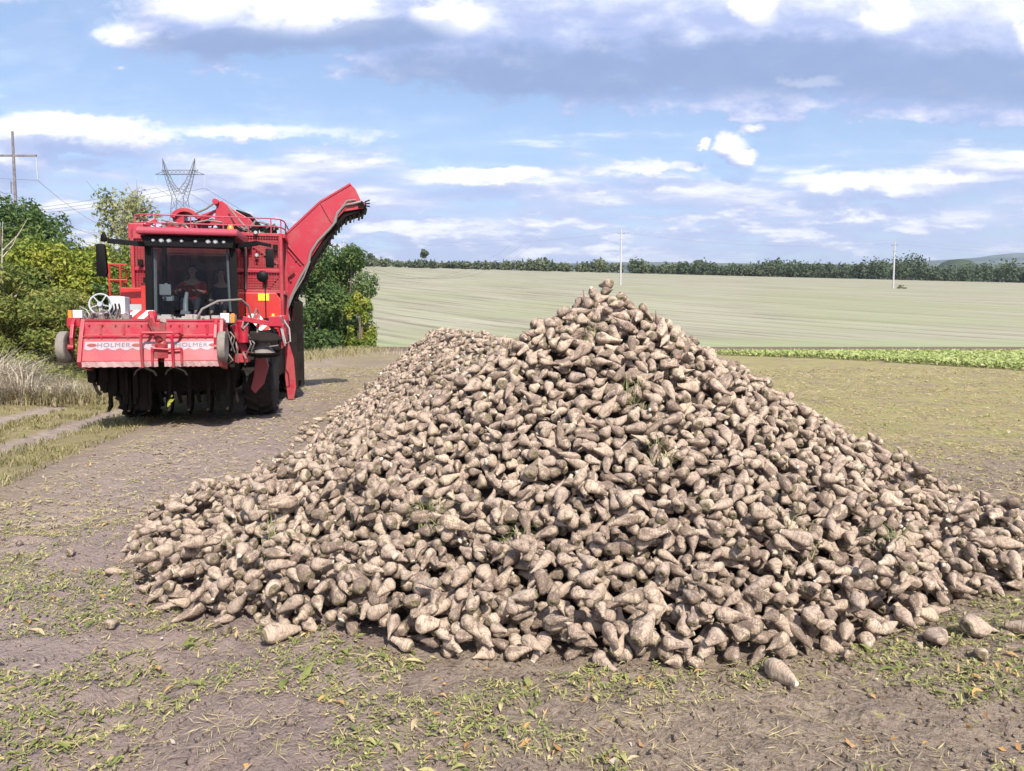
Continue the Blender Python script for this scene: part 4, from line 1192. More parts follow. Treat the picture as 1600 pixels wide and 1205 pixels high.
def glass_material():
    m, b = new_mat("cab_glass")
    tr = b.n('ShaderNodeBsdfTransparent'); tr.inputs[0].default_value = (.46, .50, .52, 1)
    gl = b.n('ShaderNodeBsdfGlossy'); gl.inputs['Roughness'].default_value = .03
    fr = b.n('ShaderNodeFresnel'); fr.inputs[0].default_value = 1.5
    mx = b.n('ShaderNodeMixShader'); b.lk(b.m('MULTIPLY', fr.outputs[0], .55), mx.inputs[0]); b.lk(tr.outputs[0], mx.inputs[1]); b.lk(gl.outputs[0], mx.inputs[2])
    b.lk(mx.outputs[0], b.out.inputs[0]); return m
GLASS = glass_material()
def mirror_material():
    m, b = new_mat("mirror_glass"); b.p.inputs['Base Color'].default_value = (.6, .65, .7, 1); b.p.inputs['Metallic'].default_value = 1; b.p.inputs['Roughness'].default_value = .05; return m
MIRR = mirror_material()
def stripe_material():
    m, b = new_mat("hazard_stripes")
    x, y, z = b.xyz(b.obj())
    f = b.step(b.m('FRACT', b.m('MULTIPLY', b.m('ADD', x, b.m('MULTIPLY', z, -1.1)), 4.6)), .49, .51)
    n = b.noise(b.obj(), 9, 4, .6)
    c = b.mix(f, (.80, .79, .78), (.62, .03, .03)); b.put(b.p.inputs['Base Color'], b.mix(b.step(n, .5, .8, 0, .4), c, (.34, .26, .2))); b.p.inputs['Roughness'].default_value = .5
    return m
STRIPE = stripe_material()
def ink_material():
    m, b = new_mat("lettering_ink"); b.p.inputs['Base Color'].default_value = (.07, .055, .07, 1); b.p.inputs['Roughness'].default_value = .5; return m
INK = ink_material(); STICK = paint('faded_sticker', (.27, .215, .25), .5, .25)

HV = empty('beet_harvester', (-6.735, 13.6, 0), R(13))
tag(HV, 'red six-row sugar beet harvester with raised unloading elevator beside the heap', 'harvester')
def part(mb, name, mat, parent=None, **kw):
    o = mb.build(name, mat, parent or HV, **kw)
    if name in ('lifter_frame', 'lifting_share', 'rubber_flap', 'lifter_disc'): o.location.y = .46
    return o

# --- front header: leaf flail hood with two halves
def slope(t):                                    # point on the sloping lower face: 0 at the ledge, 1 at the lip
    return (-1.205 - .135 * t, 1.60 - .37 * t)
def face_pt(x, t, off):
    y, z = slope(t); n = Vector((0, -.9395, .3427))
    return (x, y + n.y * off, z + n.z * off)
hoodA, hoodB = (-.66, .50), (.60, 1.46)
for (x0, x1), word, slots, tx in ((hoodA, 'HOLMER', (-.52, .16, .46), -.19), (hoodB, 'HOLMER', (1.37,), 1.02)):
    mb = MB()
    prof = [(-.72, 1.88), (-1.08, 1.90), (-1.13, 1.86), (-1.15, 1.66), (-1.205, 1.645), (-1.205, 1.60), (-1.34, 1.23), (-1.33, 1.215), (-.78, 1.215), (-.72, 1.5)]
    mb.prism(prof, 0, x0, x1)
    h = part(mb, 'flail_hood', RED, bevel=.008)
    mb = MB()
    n = max(2, int((x1 - x0) / .11))
    for k in range(n + 1):                        # stiffening ribs and bolts on the upper face
        pass
    for x in np.linspace(x0 + .25, x1 - .2, 3 if x1 - x0 > 1 else 2):
        mb.box(x - .02, x + .02, -1.16, -1.13, 1.67, 1.85)
    mb.bar((x0, -1.10, 1.915), (x1, -1.10, 1.915), .03); mb.bar((x0, -1.215, 1.635), (x1, -1.215, 1.635), .025)
    for x in np.linspace(x0 + .08, x1 - .08, 6):
        mb.lathe([(.014, 0), (.014, .02)], (x, -1.15, 1.83), (0, -1, 0), 8); mb.lathe([(.012, 0), (.012, .02)], (x, -1.205, 1.61), (0, -1, 0), 8)
    part(mb, 'rib', RED, h)
    # pale sticker band with a scalloped lower edge
    lo = []
    m_ = 60; up = [face_pt(x, .14, .006) for x in np.linspace(x0 + .03, x1 - .02, m_)]
    lo = [face_pt(x, .42 + .10 * abs(math.sin((x - x0) * 3.14159 / .19)), .006) for x in np.linspace(x0 + .03, x1 - .02, m_)]
    mb = MB(); mb.add(up + lo, [(k, k + 1, m_ + k + 1, m_ + k) for k in range(m_ - 1)])
    part(mb, 'sticker_band', STICK, h)
    for s_ in slots:
        mb = MB()
        a = [face_pt(s_ + .075 * math.cos(q), .30 + .075 * math.sin(q), .010) for q in np.linspace(0, 6.283, 17)[:-1]]
        mb.add(a, [tuple(range(16))])
        part(mb, 'slot', DRED, h)
    cu = bpy.data.curves.new('lettering', 'FONT'); cu.body = word; cu.size = .105; cu.align_x = 'CENTER'; cu.align_y = 'CENTER'; cu.extrude = .001; cu.space_character = 1.12; cu.offset = 0
    cu.materials.append(INK)
    o = bpy.data.objects.new('lettering', cu); COL.objects.link(o)
    tm = bpy.data.meshes.new_from_object(o.evaluated_get(bpy.context.evaluated_depsgraph_get())); bpy.data.objects.remove(o)
    o = link('lettering', tm, INK, h)
    o.location = face_pt(tx, .30, .010); o.rotation_euler = (math.atan2(.37, .14), 0, 0)
    o.scale = (1.15, 1, 1)
    mb = MB()
    xs_ = np.linspace(x0, x1, 22)
    mb.add([(x, -1.335, 1.225) for x in xs_] + [(x, -1.325 + .012 * math.sin(k * 1.9), 1.13 + .008 * math.sin(k * 2.7)) for k, x in enumerate(xs_)], [(k, k + 1, 23 + k, 22 + k) for k in range(21)])
    part(mb, 'skirt', SKIRT)
# gearbox and hoses in the gap
mb = MB(); mb.box(.50, .60, -1.15, -.8, 1.2, 1.86); mb.lathe([(.08, 0), (.10, .05), (.10, .12), (.05, .15)], (.55, -1.18, 1.48), (0, -1, 0), 14); mb.box(.44, .66, -1.33, -1.15, 1.27, 1.42); mb.bar((.36, -1.2, 1.93), (.55, -1.32, 1.55), .07); mb.box(.32, .44, -1.12, -1.0, 1.86, 2.06)
part(mb, 'gearbox', DRED, bevel=.006)
mb = MB(); mb.bar((.36, -1.1, 2.06), (.42, -1.22, 1.84), .06, .05); mb.bar((.44, -1.1, 2.03), (.38, -1.22, 1.80), .04, .05)
part(mb, 'linkage', RED, bevel=.005)
# row-feeler hoops with splayed feet
for x in (.27, .75):
    mb = MB(); mb.tube([(x, -1.36, 1.12), (x, -1.42, 1.40), (x, -1.42, 1.64), (x + .03, -1.41, 1.69), (x + .08, -1.38, 1.70), (x + .12, -1.2, 1.66)], .024, 8)
    hp = part(mb, 'feeler_hoop', RED, smooth=True)
    mb = MB(); mb.tube([(x, -1.36, 1.13), (x - .10, -1.38, 1.06), (x - .13, -1.38, .99)], .016, 6); mb.tube([(x, -1.36, 1.13), (x + .17, -1.38, 1.05), (x + .21, -1.38, .98)], .018, 6)
    part(mb, 'feeler_foot', DARK, hp, smooth=True)
mb = MB(); mb.tube([(.29, -1.41, 1.70), (.77, -1.41, 1.70)], .022, 8); mb.tube([(.42, -1.36, 1.46), (.42, -1.36, 1.17)], .02, 8); mb.tube([(.88, -1.36, 1.44), (.88, -1.36, 1.18)], .02, 8); mb.tube([(.42, -1.36, 1.44), (.66, -1.36, 1.42), (.88, -1.36, 1.44)], .02, 8)
part(mb, 'crossbar', RED, smooth=True)

def wheel(name, x, y, z, r, w, tyre, rim, lugs=0, rim_r=.55, bulge=.9):
    t = MB(); h = w / 2
    t.lathe([(r * rim_r, -h * .8), (r * .80, -h), (r * .95, -h * .86), (r, -h * .55), (r, h * .55), (r * .95, h * .86), (r * .80, h), (r * rim_r, h * .8)], (x, y, z), (1, 0, 0), 40)
    for k in range(lugs):
        a = 6.28318 * k / lugs
        for sd in (-1, 1):
            a2 = a + (3.14159 / lugs if sd > 0 else 0)
            p0 = Vector((x + sd * h * .95, y + r * .97 * math.cos(a2), z + r * .97 * math.sin(a2))); a3 = a2 + .16
            p1 = Vector((x + sd * .02, y + r * 1.01 * math.cos(a3), z + r * 1.01 * math.sin(a3)))
            t.bar(p0, p1, .07, .07)
    o = part(t, name, tyre, smooth=True)
    t = MB()
    for sd in (-1, 1):
        t.lathe([(r * rim_r * 1.0, h * .75), (r * rim_r * .9, h * .5), (r * .24, h * .35), (r * .22, h * .62), (r * .10, h * .64)], (x, y, z), (sd, 0, 0), 24)
        for k in range(8): t.lathe([(.018, h * .6), (.018, h * .7)], (x, y + r * .17 * math.cos(k * .785), z + r * .17 * math.sin(k * .785)), (sd, 0, 0), 6)
    part(t, 'rim', rim, o, smooth=True)
    return o
for gx_ in (-.93, 1.52):
    wheel('gauge_wheel', gx_, -1.25, 1.46, .265, .14, TYREG, RIM, 0, .5)
    sx = 1 if gx_ < 0 else -1
    mb = MB(); mb.prism([(-.95, 1.94), (-1.12, 1.93), (-1.22, 1.84), (-1.30, 1.62), (-1.28, 1.44), (-1.20, 1.42), (-1.19, 1.60), (-1.10, 1.78), (-.95, 1.80)], 0, gx_ + sx * .09, gx_ + sx * .14)
    mb.lathe([(.05, -.02), (.05, .12)], (gx_ + sx * .02, -1.25, 1.46), (sx, 0, 0), 10)
    mb.box(min(gx_, gx_ + sx * .2), max(gx_, gx_ + sx * .2), -1.1, -.95, 1.80, 1.95)
    part(mb, 'wheel_arm', RED, bevel=.006)
for x0, x1 in ((-.72, -.66), (1.46, 1.52)):
    mb = MB(); mb.prism([(-.70, 1.92), (-1.10, 1.93), (-1.24, 1.62), (-1.38, 1.22), (-1.30, 1.12), (-.75, 1.05), (-.66, 1.4)], 0, x0, x1); part(mb, 'side_plate', RED, bevel=.006)
# lights, spoked wheel, white box and hazard boards above the hood
for x, z, lx in ((-.86, 2.0, -.99), (1.50, 1.96, 1.66)):
    mb = MB(); mb.box(x - .075, x + .075, -.80, -.68, z - .085, z + .085); l = part(mb, 'marker_light', WHITE, bevel=.01)
    mb = MB(); mb.box(min(x, lx) - .02 if lx < x else lx - .06, max(x, lx) - .09 if lx < x else lx, -.79, -.70, z - .08, z + .08); part(mb, 'orange_lens', ORG, l, bevel=.008)
    mb = MB(); mb.bar((x, -.72, z - .09), (x, -.72, 1.80), .04); part(mb, 'bracket', DARK, l)
c = Vector((-.52, -.72, 2.19)); t = MB()
t.tube([c + Vector((.175 * math.cos(a), .03 * math.sin(a), .175 * math.sin(a))) for a in np.linspace(0, 6.283, 25)[:-1]], .016, 7, closed=True)
for k in range(5):
    a = 1.0 + k * 1.2566; t.bar(c, c + Vector((.17 * math.cos(a), 0, .17 * math.sin(a))), .018)
t.lathe([(.04, -.05), (.045, .05)], c, (0, 1, 0), 12); t.bar(c, c + Vector((0, .05, -.30)), .05)
part(t, 'spoked_wheel', GREY, smooth=True)
mb = MB(); rr = random.Random(9)
for k in range(16):
    p = Vector((rr.uniform(-.75, -.2), rr.uniform(-.8, -.5), 1.92)); q = p + Vector((rr.uniform(-.22, .22), rr.uniform(-.1, .1), rr.uniform(.05, .28)))
    mb.tube([p, (p + q) / 2 + Vector((rr.uniform(-.05, .05), 0, .06)), q, q + Vector((rr.uniform(-.1, .1), .05, -.15))], .016, 6)
for k in range(10):
    x = rr.uniform(-.8, -.15); mb.box(x, x + rr.uniform(.04, .12), -.75, -.55, 1.86, 1.92 + rr.uniform(.02, .14))
part(mb, 'hose_bundle', HOSE, smooth=True)
mb = MB(); mb.box(-.42, -.16, -.62, -.30, 1.97, 2.33); wb = part(mb, 'control_box', WHITE, bevel=.015)
mb = MB()
for x in (-.37, -.31, -.25):
    mb.tube([(x, -.64, 2.20), (x + .02, -.68, 2.12), (x - .02, -.68, 2.02), (x + .03, -.66, 1.90)], .015, 6)
part(mb, 'cable', BLK, wb, smooth=True)
mb = MB(); mb.box(-.14, .27, -.38, -.35, 1.95, 2.10); part(mb, 'hazard_board', STRIPE)
mb = MB(); V0 = [(1.74, .18, 2.06), (1.98, .18, 2.06), (2.20, .18, 1.76), (1.98, .18, 1.74)]
mb.add(V0 + [(x, y + .03, z) for x, y, z in V0], [(0, 1, 2, 3), (7, 6, 5, 4), (0, 4, 5, 1), (1, 5, 6, 2), (2, 6, 7, 3), (3, 7, 4, 0)]); part(mb, 'hazard_board', STRIPE)
# lifter under the hood: frame, shares, hanging rubber
mb = MB(); mb.box(-.80, 1.60, -.78, -.15, 1.0, 1.3); mb.box(-.85, 1.62, -1.12, -.55, 1.08, 1.2); mb.box(-.7, 1.55, -.6, .3, .80, 1.0); mb.box(-.62, 1.5, -.3, .6, .62, .9)
part(mb, 'lifter_frame', DARK)
for k in range(7):
    x = -.52 + k * .33
    mb = MB(); mb.prism([(-.80, 1.08), (-.88, .74), (-.86, .42), (-.98, .30), (-.74, .38), (-.76, .74), (-.68, 1.08)], 0, x - .022, x + .022); mb.bar((x, -.6, 1.0), (x + .12, -.5, .40), .05)
    part(mb, 'lifting_share', DARK)
mb = MB(); rr = random.Random(6)
for k in range(44):
    x = -.92 + .95 * (k / 44); k = k * 26 / 44; z0 = 1.12 - .55 * (k / 26); w = rr.uniform(.04, .10)
    mb.box(x, x + w, -.95 + rr.uniform(0, .3), -.90 + rr.uniform(.3, .6), z0 - rr.uniform(.10, .34), 1.15)
part(mb, 'rubber_flap', DARK)
mb = MB(); mb.tube([(-.60, -.96, .86), (-.55, -.97, .72), (-.50, -.95, .64)], .028, 6); part(mb, 'lifter_arm', DARK)
for k in range(6):
    x = -.40 + k * .36
    t = MB(); t.lathe([(.06, -.06), (.26, -.02), (.27, 0), (.26, .02), (.06, .06)], (x, -.12, .42), (1, 0, 0), 20); part(t, 'lifter_disc', DARK, smooth=True)
lfv, lff = leaf_quads(np.array([(.60, -.93, .52), (.62, -.95, .60), (.57, -.94, .46)]), np.tile([0, -1., .2], (3, 1)), .07, np.random.default_rng(2), .5, .3)
lf = link('hanging_leaf', np_mesh('hanging_leaf', lfv, lff, {'tint': ('FLOAT', 'POINT', np.full(12, .8))}), LM['yellow'], HV)
# right front: roller discs, arms, front wheels
for z, r_, s_ in ((1.66, .335, 1), (1.29, .335, -1)):
    t = MB(); t.lathe([(.07, 0), (r_ * .8, -.015 * s_), (r_, -.07 * s_), (r_ * 1.0, -.055 * s_), (r_ * .8, .012 * s_), (.07, .03 * s_)], (2.10, -.4, z), (.04, -.12, 1), 32); part(t, 'cutting_disc', DARK, smooth=True)
t = MB(); t.lathe([(.22, 1.33), (.14, 1.42), (.12, 1.52), (.24, 1.62)], (2.10, -.4, 0), (0, 0, 1), 24); t.bar((1.86, -.46, 1.40), (2.38, -.60, 1.47), .06, .02); part(t, 'disc_drum', HOSE, smooth=True)
mb = MB(); mb.bar((1.60, -.55, 1.84), (1.80, -.45, 1.30), .12); mb.bar((1.72, -.5, 1.92), (1.68, -.4, 1.40), .10, .16); mb.box(1.62, 1.84, -.55, -.1, 1.16, 1.32); mb.lathe([(.09, 0), (.09, .3)], (1.78, -.6, 1.52), (0, 0, 1), 12); mb.bar((1.74, -.3, 1.96), (2.45, -.2, 1.82), .09); mb.box(2.2, 2.42, -.3, .4, 1.82, 2.0)
part(mb, 'disc_arm', RED, bevel=.006)
mb = MB(); mb.prism([(1.88, 1.20), (2.08, 1.20), (2.12, 1.05), (2.02, .70), (1.86, .52), (1.78, .62), (1.84, .86)], 1, .30, .42); part(mb, 'swing_arm', RED, bevel=.01)
mb = MB(); rr = random.Random(3)
for k in range(10):
    x = rr.uniform(1.5, 1.9); z = rr.uniform(1.3, 1.95); mb.tube([(x, -.62, z), (x + rr.uniform(-.1, .12), -.72, z - .1), (x + rr.uniform(-.15, .15), -.6, z - rr.uniform(.15, .4))], .014, 6)
mb.tube([(1.0, -.6, 1.95), (1.1, -.62, 2.12), (1.35, -.5, 2.27), (1.72, -.3, 2.31), (1.82, -.1, 2.2), (1.86, 0, 1.95)], .022, 8); mb.tube([(1.9, -.2, 1.9), (1.98, -.22, 2.15), (2.02, -.15, 2.05), (1.98, -.2, 1.7)], .018, 8)
part(mb, 'hose', HOSE, smooth=True)
for x in (-.45, 1.86): wheel('front_wheel', x, 1.52, .96, .95, .60, TYRE, RIM, 22)
for x in (-.45, 1.95): wheel('rear_wheel', x, 6.6, .88, .88, .62, TYRE, RIM, 20)
mb = MB(); mb.box(-.12, 1.50, -.1, 8.6, .62, 1.55); mb.box(-.75, 2.15, 2.6, 5.4, .75, 1.6); mb.box(-.7, 2.1, 7.6, 8.9, .7, 1.6); mb.box(-.5, 1.9, 1.3, 1.75, .8, 1.1); mb.box(-.8, 2.2, .75, 2.6, 1.93, 1.99); part(mb, 'chassis_light_block', DARK)  # solid boxes in place of the frame, shaped to block light under the machine
mb = MB(); mb.box(-.62, 1.75, .0, .75, 1.62, 1.86); mb.box(-.55, 1.7, .5, 1.5, 1.86, 1.97); part(mb, 'deck', DARK)
rr = random.Random(12); mb = MB()
for k in range(30):
    x = rr.uniform(.2, 1.5); mb.box(x, x + rr.uniform(.05, .2), -.6 + rr.uniform(0, .4), -.4 + rr.uniform(.0, .4), 1.88, 1.94 + rr.uniform(0, .10))
part(mb, 'step_grating', STEELM)

# --- cab
cab = MB()
X0, X1, Yf, Yb, Zb, Zt = -.36, 1.42, 1.60, 3.15, 1.98, 3.66
for x in (X0, X1 - .13): cab.prism([(x, Zb), (x + .13, Zb), (x + .13 + (.02 if x < 0 else -.02), Zt), (x + (.02 if x < 0 else -.02), Zt)], 1, Yf + .02, Yf + .20)
for x in (X0 + .02, X1 - .12): cab.box(x, x + .10, Yb - .1, Yb, Zb, Zt)
cab.box(X0, X1, Yf + .03, Yb, Zb - .06, Zb + .06); cab.box(X0 + .14, X1 - .14, Yf + .03, Yf + .10, Zb + .06, Zb + .10)
cab.box(X0 + .02, X1 - .02, Yb - .06, Yb - .02, Zb, 2.55); cab.box(X0 + .02, X1 - .02, Yf + .05, Yb, Zt - .05, Zt)
CAB = part(cab, 'cab_frame', BLK, bevel=.012)
mb = MB(); mb.prism([(X0 - .02, Zt - .02), (X1 + .02, Zt - .02), (X1 - .06, Zt - .24), (X0 + .08, Zt - .24)], 1, Yf - .16, Yf + .0); part(mb, 'visor', BLK, CAB, bevel=.02)
mb = MB(); mb.prism([(Yf - .30, Zt + .0), (Yf - .32, Zt + .07), (Yf - .20, Zt + .15), (Yb, Zt + .21), (Yb + .05, Zt + .02)], 0, X0 - .06, X1 + .06); rf = part(mb, 'roof', PINK, CAB, bevel=.035, smooth=True)
for x in (-.13, .02, .16, .40, .66, .90, 1.04, 1.20):
    big = x in (.02, .16, .90, 1.04)
    t = MB(); q = .052 if big else .035; t.lathe([(q * .5, .03), (q, .0), (q * 1.05, -.03)], (x, Yf - .17, Zt - .12), (0, -1, -.1), 16); part(t, 'work_light', LAMP if big else GREY, CAB, smooth=True)
def windscreen():
    n, m = 9, 5; V = []; F = []
    for j in range(m):
        for i in range(n):
            s = i / (n - 1) * 2 - 1; t = j / (m - 1)
            V.append((X0 + .14 + (X1 - X0 - .28) * (s + 1) / 2, Yf - .13 * (1 - s * s) + .04 - .04 * t, Zb + .09 + (Zt - .22 - Zb - .09) * t))
    for j in range(m - 1):
        for i in range(n - 1): F.append((j * n + i, j * n + i + 1, (j + 1) * n + i + 1, (j + 1) * n + i))
    mb = MB(); mb.add(V, F); return part(mb, 'windscreen', GLASS, CAB, smooth=True)
windscreen()
for x in (X0 + .03, X1 - .03):
    mb = MB(); mb.add([(x, Yf + .2, Zb + .06), (x, Yb - .1, Zb + .06), (x, Yb - .1, Zt - .05), (x, Yf + .2, Zt - .05)], [(0, 1, 2, 3)]); part(mb, 'side_window', GLASS, CAB)
mb = MB(); mb.add([(X0 + .12, Yb - .04, 2.55), (X1 - .12, Yb - .04, 2.55), (X1 - .12, Yb - .04, Zt - .05), (X0 + .12, Yb - .04, Zt - .05)], [(0, 1, 2, 3)]); part(mb, 'rear_window', GLASS, CAB)
for s_, x in ((1, X0 + .17), (-1, X1 - .17)):
    mb = MB(); mb.bar((x, Yf + .12, Zb + .15), (x + s_ * .03, Yf + .10, Zt - .26), .055, .03); part(mb, 'grey_trim', GREY, CAB, bevel=.006)
mb = MB(); mb.tube([(.62, Yf - .15, Zb + .10), (.95, Yf - .14, Zb + .62)], .012, 6); mb.tube([(.86, Yf - .15, Zb + .38), (1.02, Yf - .15, Zb + 1.0)], .010, 6); part(mb, 'wiper', BLK, CAB)
# cab interior
mb = MB(); mb.box(.16, .66, 2.38, 2.86, 2.24, 2.34); mb.box(.18, .64, 2.80, 2.94, 2.30, 2.92); mb.box(.25, .57, 2.5, 2.8, 2.04, 2.24); mb.box(.28, .54, 2.82, 2.92, 2.92, 3.10); part(mb, 'driver_seat', BLK, CAB, bevel=.03)
mb = MB(); mb.box(.80, 1.16, 2.45, 2.88, 2.20, 2.30); mb.box(.82, 1.14, 2.84, 2.95, 2.28, 2.8); mb.box(.84, 1.12, 2.5, 2.84, 2.04, 2.20); part(mb, 'passenger_seat', BLK, CAB, bevel=.03)
mb = MB(); mb.tube([(.36, 1.80, 2.04), (.36, 1.86, 2.35), (.36, 2.02, 2.54)], [.06, .05, .035], 10); mb.box(.28, .46, 1.72, 1.92, 2.04, 2.14); part(mb, 'steering_column', GREY, CAB, smooth=True)
wc = Vector((.36, 2.04, 2.57)); wx = Vector((1, 0, 0)); wy = Vector((0, .55, .83)).cross(wx).normalized()
t = MB(); t.tube([wc + wx * .19 * math.cos(a) + wy * .19 * math.sin(a) for a in np.linspace(0, 6.283, 25)[:-1]], .014, 8, closed=True)
for a in (.3, 2.84, 4.71): t.bar(wc, wc + wx * .18 * math.cos(a) + wy * .18 * math.sin(a), .03, .015)
part(t, 'steering_wheel', BLK, CAB, smooth=True)
mb = MB(); mb.box(-.16, .06, 2.2, 2.8, 2.38, 2.48); mb.bar((-.12, 2.1, 2.45), (-.02, 1.95, 2.72), .05); mb.box(-.14, .08, 1.86, 1.92, 2.48, 2.70); mb.box(-.02, .10, 1.9, 1.96, 2.36, 2.46); mb.tube([(.0, 2.15, 2.48), (.02, 2.05, 2.62), (.04, 2.0, 2.6)], .025, 7); part(mb, 'control_console', GREY, CAB, bevel=.01)
mb = MB(); mb.box(-.22, .30, 1.75, 2.3, 2.045, 2.06); part(mb, 'floor_mat', GREY, CAB)
for x in np.linspace(X0 + .15, X1 - .15, 13): pass
# mirrors
mb = MB(); mb.bar((X0 + .05, Yf - .02, 3.48), (-.98, Yf - .12, 3.52), .05, .10); ma = part(mb, 'mirror_arm', BLK, bevel=.008)
mb = MB(); mb.prism([(-1.19, 2.82), (-1.02, 2.80), (-.99, 2.90), (-1.02, 3.42), (-1.05, 3.46), (-1.16, 3.45), (-1.18, 3.40)], 1, Yf - .18, Yf - .06); mm = part(mb, 'mirror', BLK, ma, bevel=.02, smooth=True)
mb = MB(); mb.prism([(-1.10, 3.50), (-1.00, 3.50), (-.98, 3.56), (-1.03, 3.70), (-1.09, 3.62)], 1, Yf - .16, Yf - .08); part(mb, 'convex_mirror', BLK, ma, bevel=.02, smooth=True)
mb = MB(); mb.box(-1.16, -1.03, Yf - .058, Yf - .052, 2.86, 3.40); part(mb, 'mirror_glass', MIRR, mm)
t = MB(); t.lathe([(.03, .04), (.055, 0), (.05, -.05)], (-.80, Yf - .14, 3.38), (0, -1, -.1), 14); t.bar((-.80, Yf - .1, 3.38), (-.80, Yf - .1, 3.5), .02); part(t, 'work_light', LAMP, ma, smooth=True)
mb = MB(); mb.bar((X1 - .02, Yf + .05, 3.50), (1.85, Yf - .08, 3.55), .05, .10); mb.bar((1.84, Yf - .08, 3.56), (2.12, Yf - .12, 3.50), .05, .07); ma = part(mb, 'mirror_arm', BLK, bevel=.008)
mb = MB(); mb.box(2.01, 2.17, Yf - .2, Yf - .08, 3.05, 3.44); mm = part(mb, 'mirror', BLK, ma, bevel=.025, smooth=True)
mb = MB(); mb.box(2.03, 2.15, Yf - .078, Yf - .072, 3.08, 3.41); part(mb, 'mirror_glass', MIRR, mm)
t = MB(); t.lathe([(.05, .06), (.11, .03), (.12, 0), (.10, -.05), (.03, -.07)], (1.93, Yf - .05, 2.87), (0, -1, 0), 18); t.bar((1.97, Yf, 2.86), (1.97, Yf + .05, 2.0), .022); part(t, 'round_mirror', BLK, smooth=True)
t = MB(); t.lathe([(.06, 0), (.065, .04), (.06, .12), (.035, .16)], (1.33, Yf - .1, 3.74), (0, 0, 1), 14); bc_ = part(t, 'beacon', ORG, smooth=True)

# --- hopper
HX0, HX1, HY0, HY1 = -1.06, 2.20, 3.45, 9.0
mb = MB(); mb.box(HX0 + .06, HX1 - .06, HY0 + .10, HY0 + .14, 1.6, 3.98); mb.box(HX0 + .02, HX0 + .06, HY0 + .1, HY1, 1.6, 3.95); mb.box(HX1 - .06, HX1 - .02, HY0 + .1, HY1, 1.6, 3.95); mb.box(HX0, HX1, HY1 - .05, HY1, 1.6, 3.95); mb.box(HX0 + .05, HX1 - .05, HY0 + .14, HY1, 1.58, 1.64); hop = part(mb, 'hopper', DRED)
mb = MB()
for x in (HX0, -.62, 1.30, HX1 - .07): mb.box(x, x + .07, HY0, HY0 + .09, 1.62, 4.02)
for z in (2.62, 3.10, 3.94): mb.box(HX0 + .07, HX1 - .07, HY0 + .015, HY0 + .085, z, z + .07)
for y in np.linspace(HY0 + .9, HY1 - .1, 7): mb.box(HX1 - .02, HX1 + .05, y, y + .07, 1.65, 3.98); mb.box(HX0 - .05, HX0 + .02, y, y + .07, 1.65, 3.98)
mb.box(HX1 - .02, HX1 + .06, HY0 + .1, HY1, 3.92, 4.02); mb.box(HX0 - .06, HX0 + .02, HY0 + .1, HY1, 3.92, 4.02); mb.box(HX1 - .02, HX1 + .04, HY0 + .1, HY1, 2.6, 2.68)
part(mb, 'hopper_post', RED, hop, bevel=.006)
mb = MB()
for (x0, x1, z0, z1) in ((-.99, -.62, 2.69, 3.94), (-.55, 1.30, 2.69, 3.94), (1.37, 2.13, 2.69, 3.94)):
    for x in np.arange(x0 + .045, x1, .058): mb.box(x, x + .011, HY0 + .03, HY0 + .042, z0, z1)
    for z in np.arange(z0 + .045, z1, .058): mb.box(x0, x1, HY0 + .044, HY0 + .055, z, z + .011)
part(mb, 'mesh_screen', RED, hop)
mb = MB(); mb.prism([(1.40, 3.0), (2.1, 3.0), (1.75, 2.55), (1.40, 2.7)], 1, HY0 + .06, HY0 + .095); mb.bar((1.42, HY0 + .07, 3.80), (2.10, HY0 + .07, 3.30), .07, .03); mb.bar((-.5, HY0 + .07, 3.3), (1.28, HY0 + .07, 3.12), .10, .03); mb.bar((.35, HY0 + .07, 3.95), (1.28, HY0 + .07, 3.55), .10, .03); part(mb, 'brace', DRED, hop)
mb = MB(); mb.prism([(1.30, 1.72), (2.16, 1.72), (2.16, 2.45), (2.05, 2.62), (1.30, 2.62)], 1, HY0 - .22, HY0 - .02); part(mb, 'engine_panel', RED2, hop, bevel=.015)
mb = MB(); mb.box(HX0, X0 - .02, HY0 - .9, HY0 - .02, 2.0, 2.66); mb.box(-.60, -.38, 2.3, 3.3, 2.0, 2.75); part(mb, 'tool_locker', RED2, hop, bevel=.015)
mb = MB(); mb.box(1.66, 1.90, HY0 - .232, HY0 - .222, 2.44, 2.60); part(mb, 'warning_sticker', YEL, hop)
t = MB(); t.lathe([(.03, .03), (.05, 0), (.045, -.05)], (1.63, HY0 - .06, 3.48), (0, -1, 0), 12); part(t, 'work_light', LAMP, hop, smooth=True)
t = MB(); t.lathe([(.03, .03), (.05, 0), (.045, -.05)], (1.62, HY0 - .06, 4.0), (0, -1, 0), 12); part(t, 'work_light', LAMP, hop, smooth=True)
t = MB(); t.lathe([(.05, 0), (.06, .05), (.05, .14), (.02, .17)], (1.98, HY0 - .25, 1.98), (0, 0, 1), 12); part(t, 'orange_lamp', ORG, hop, smooth=True)
# rails: platform on the left, guard rail round the hopper top
mb = MB()
for z in (2.50, 2.86, 3.20): mb.tube([(-1.08, 3.2, z), (-1.44, 3.2, z), (-1.46, 3.3, z), (-1.46, 4.6, z)], .020, 6)
for p in ((-1.44, 3.2), (-1.46, 4.6), (-1.22, 3.2)): mb.tube([(p[0], p[1], 2.02), (p[0], p[1], 3.20)], .020, 6)
part(mb, 'platform_rail', RED2, smooth=True)
mb = MB(); mb.box(-1.50, -1.04, 2.5, 5.0, 2.0, 2.04); mb.box(-.98, -.58, 2.32, 2.38, 2.06, 2.30); part(mb, 'platform', GREY)
mb = MB()
for z in (4.18, 4.36): mb.tube([(-1.0, 6.0, z), (-1.0, 3.70, z), (-.85, 3.55, z), (1.95, 3.55, z), (2.16, 3.68, z), (2.22, 4.0, z), (2.22, 8.8, z)], .016, 6)
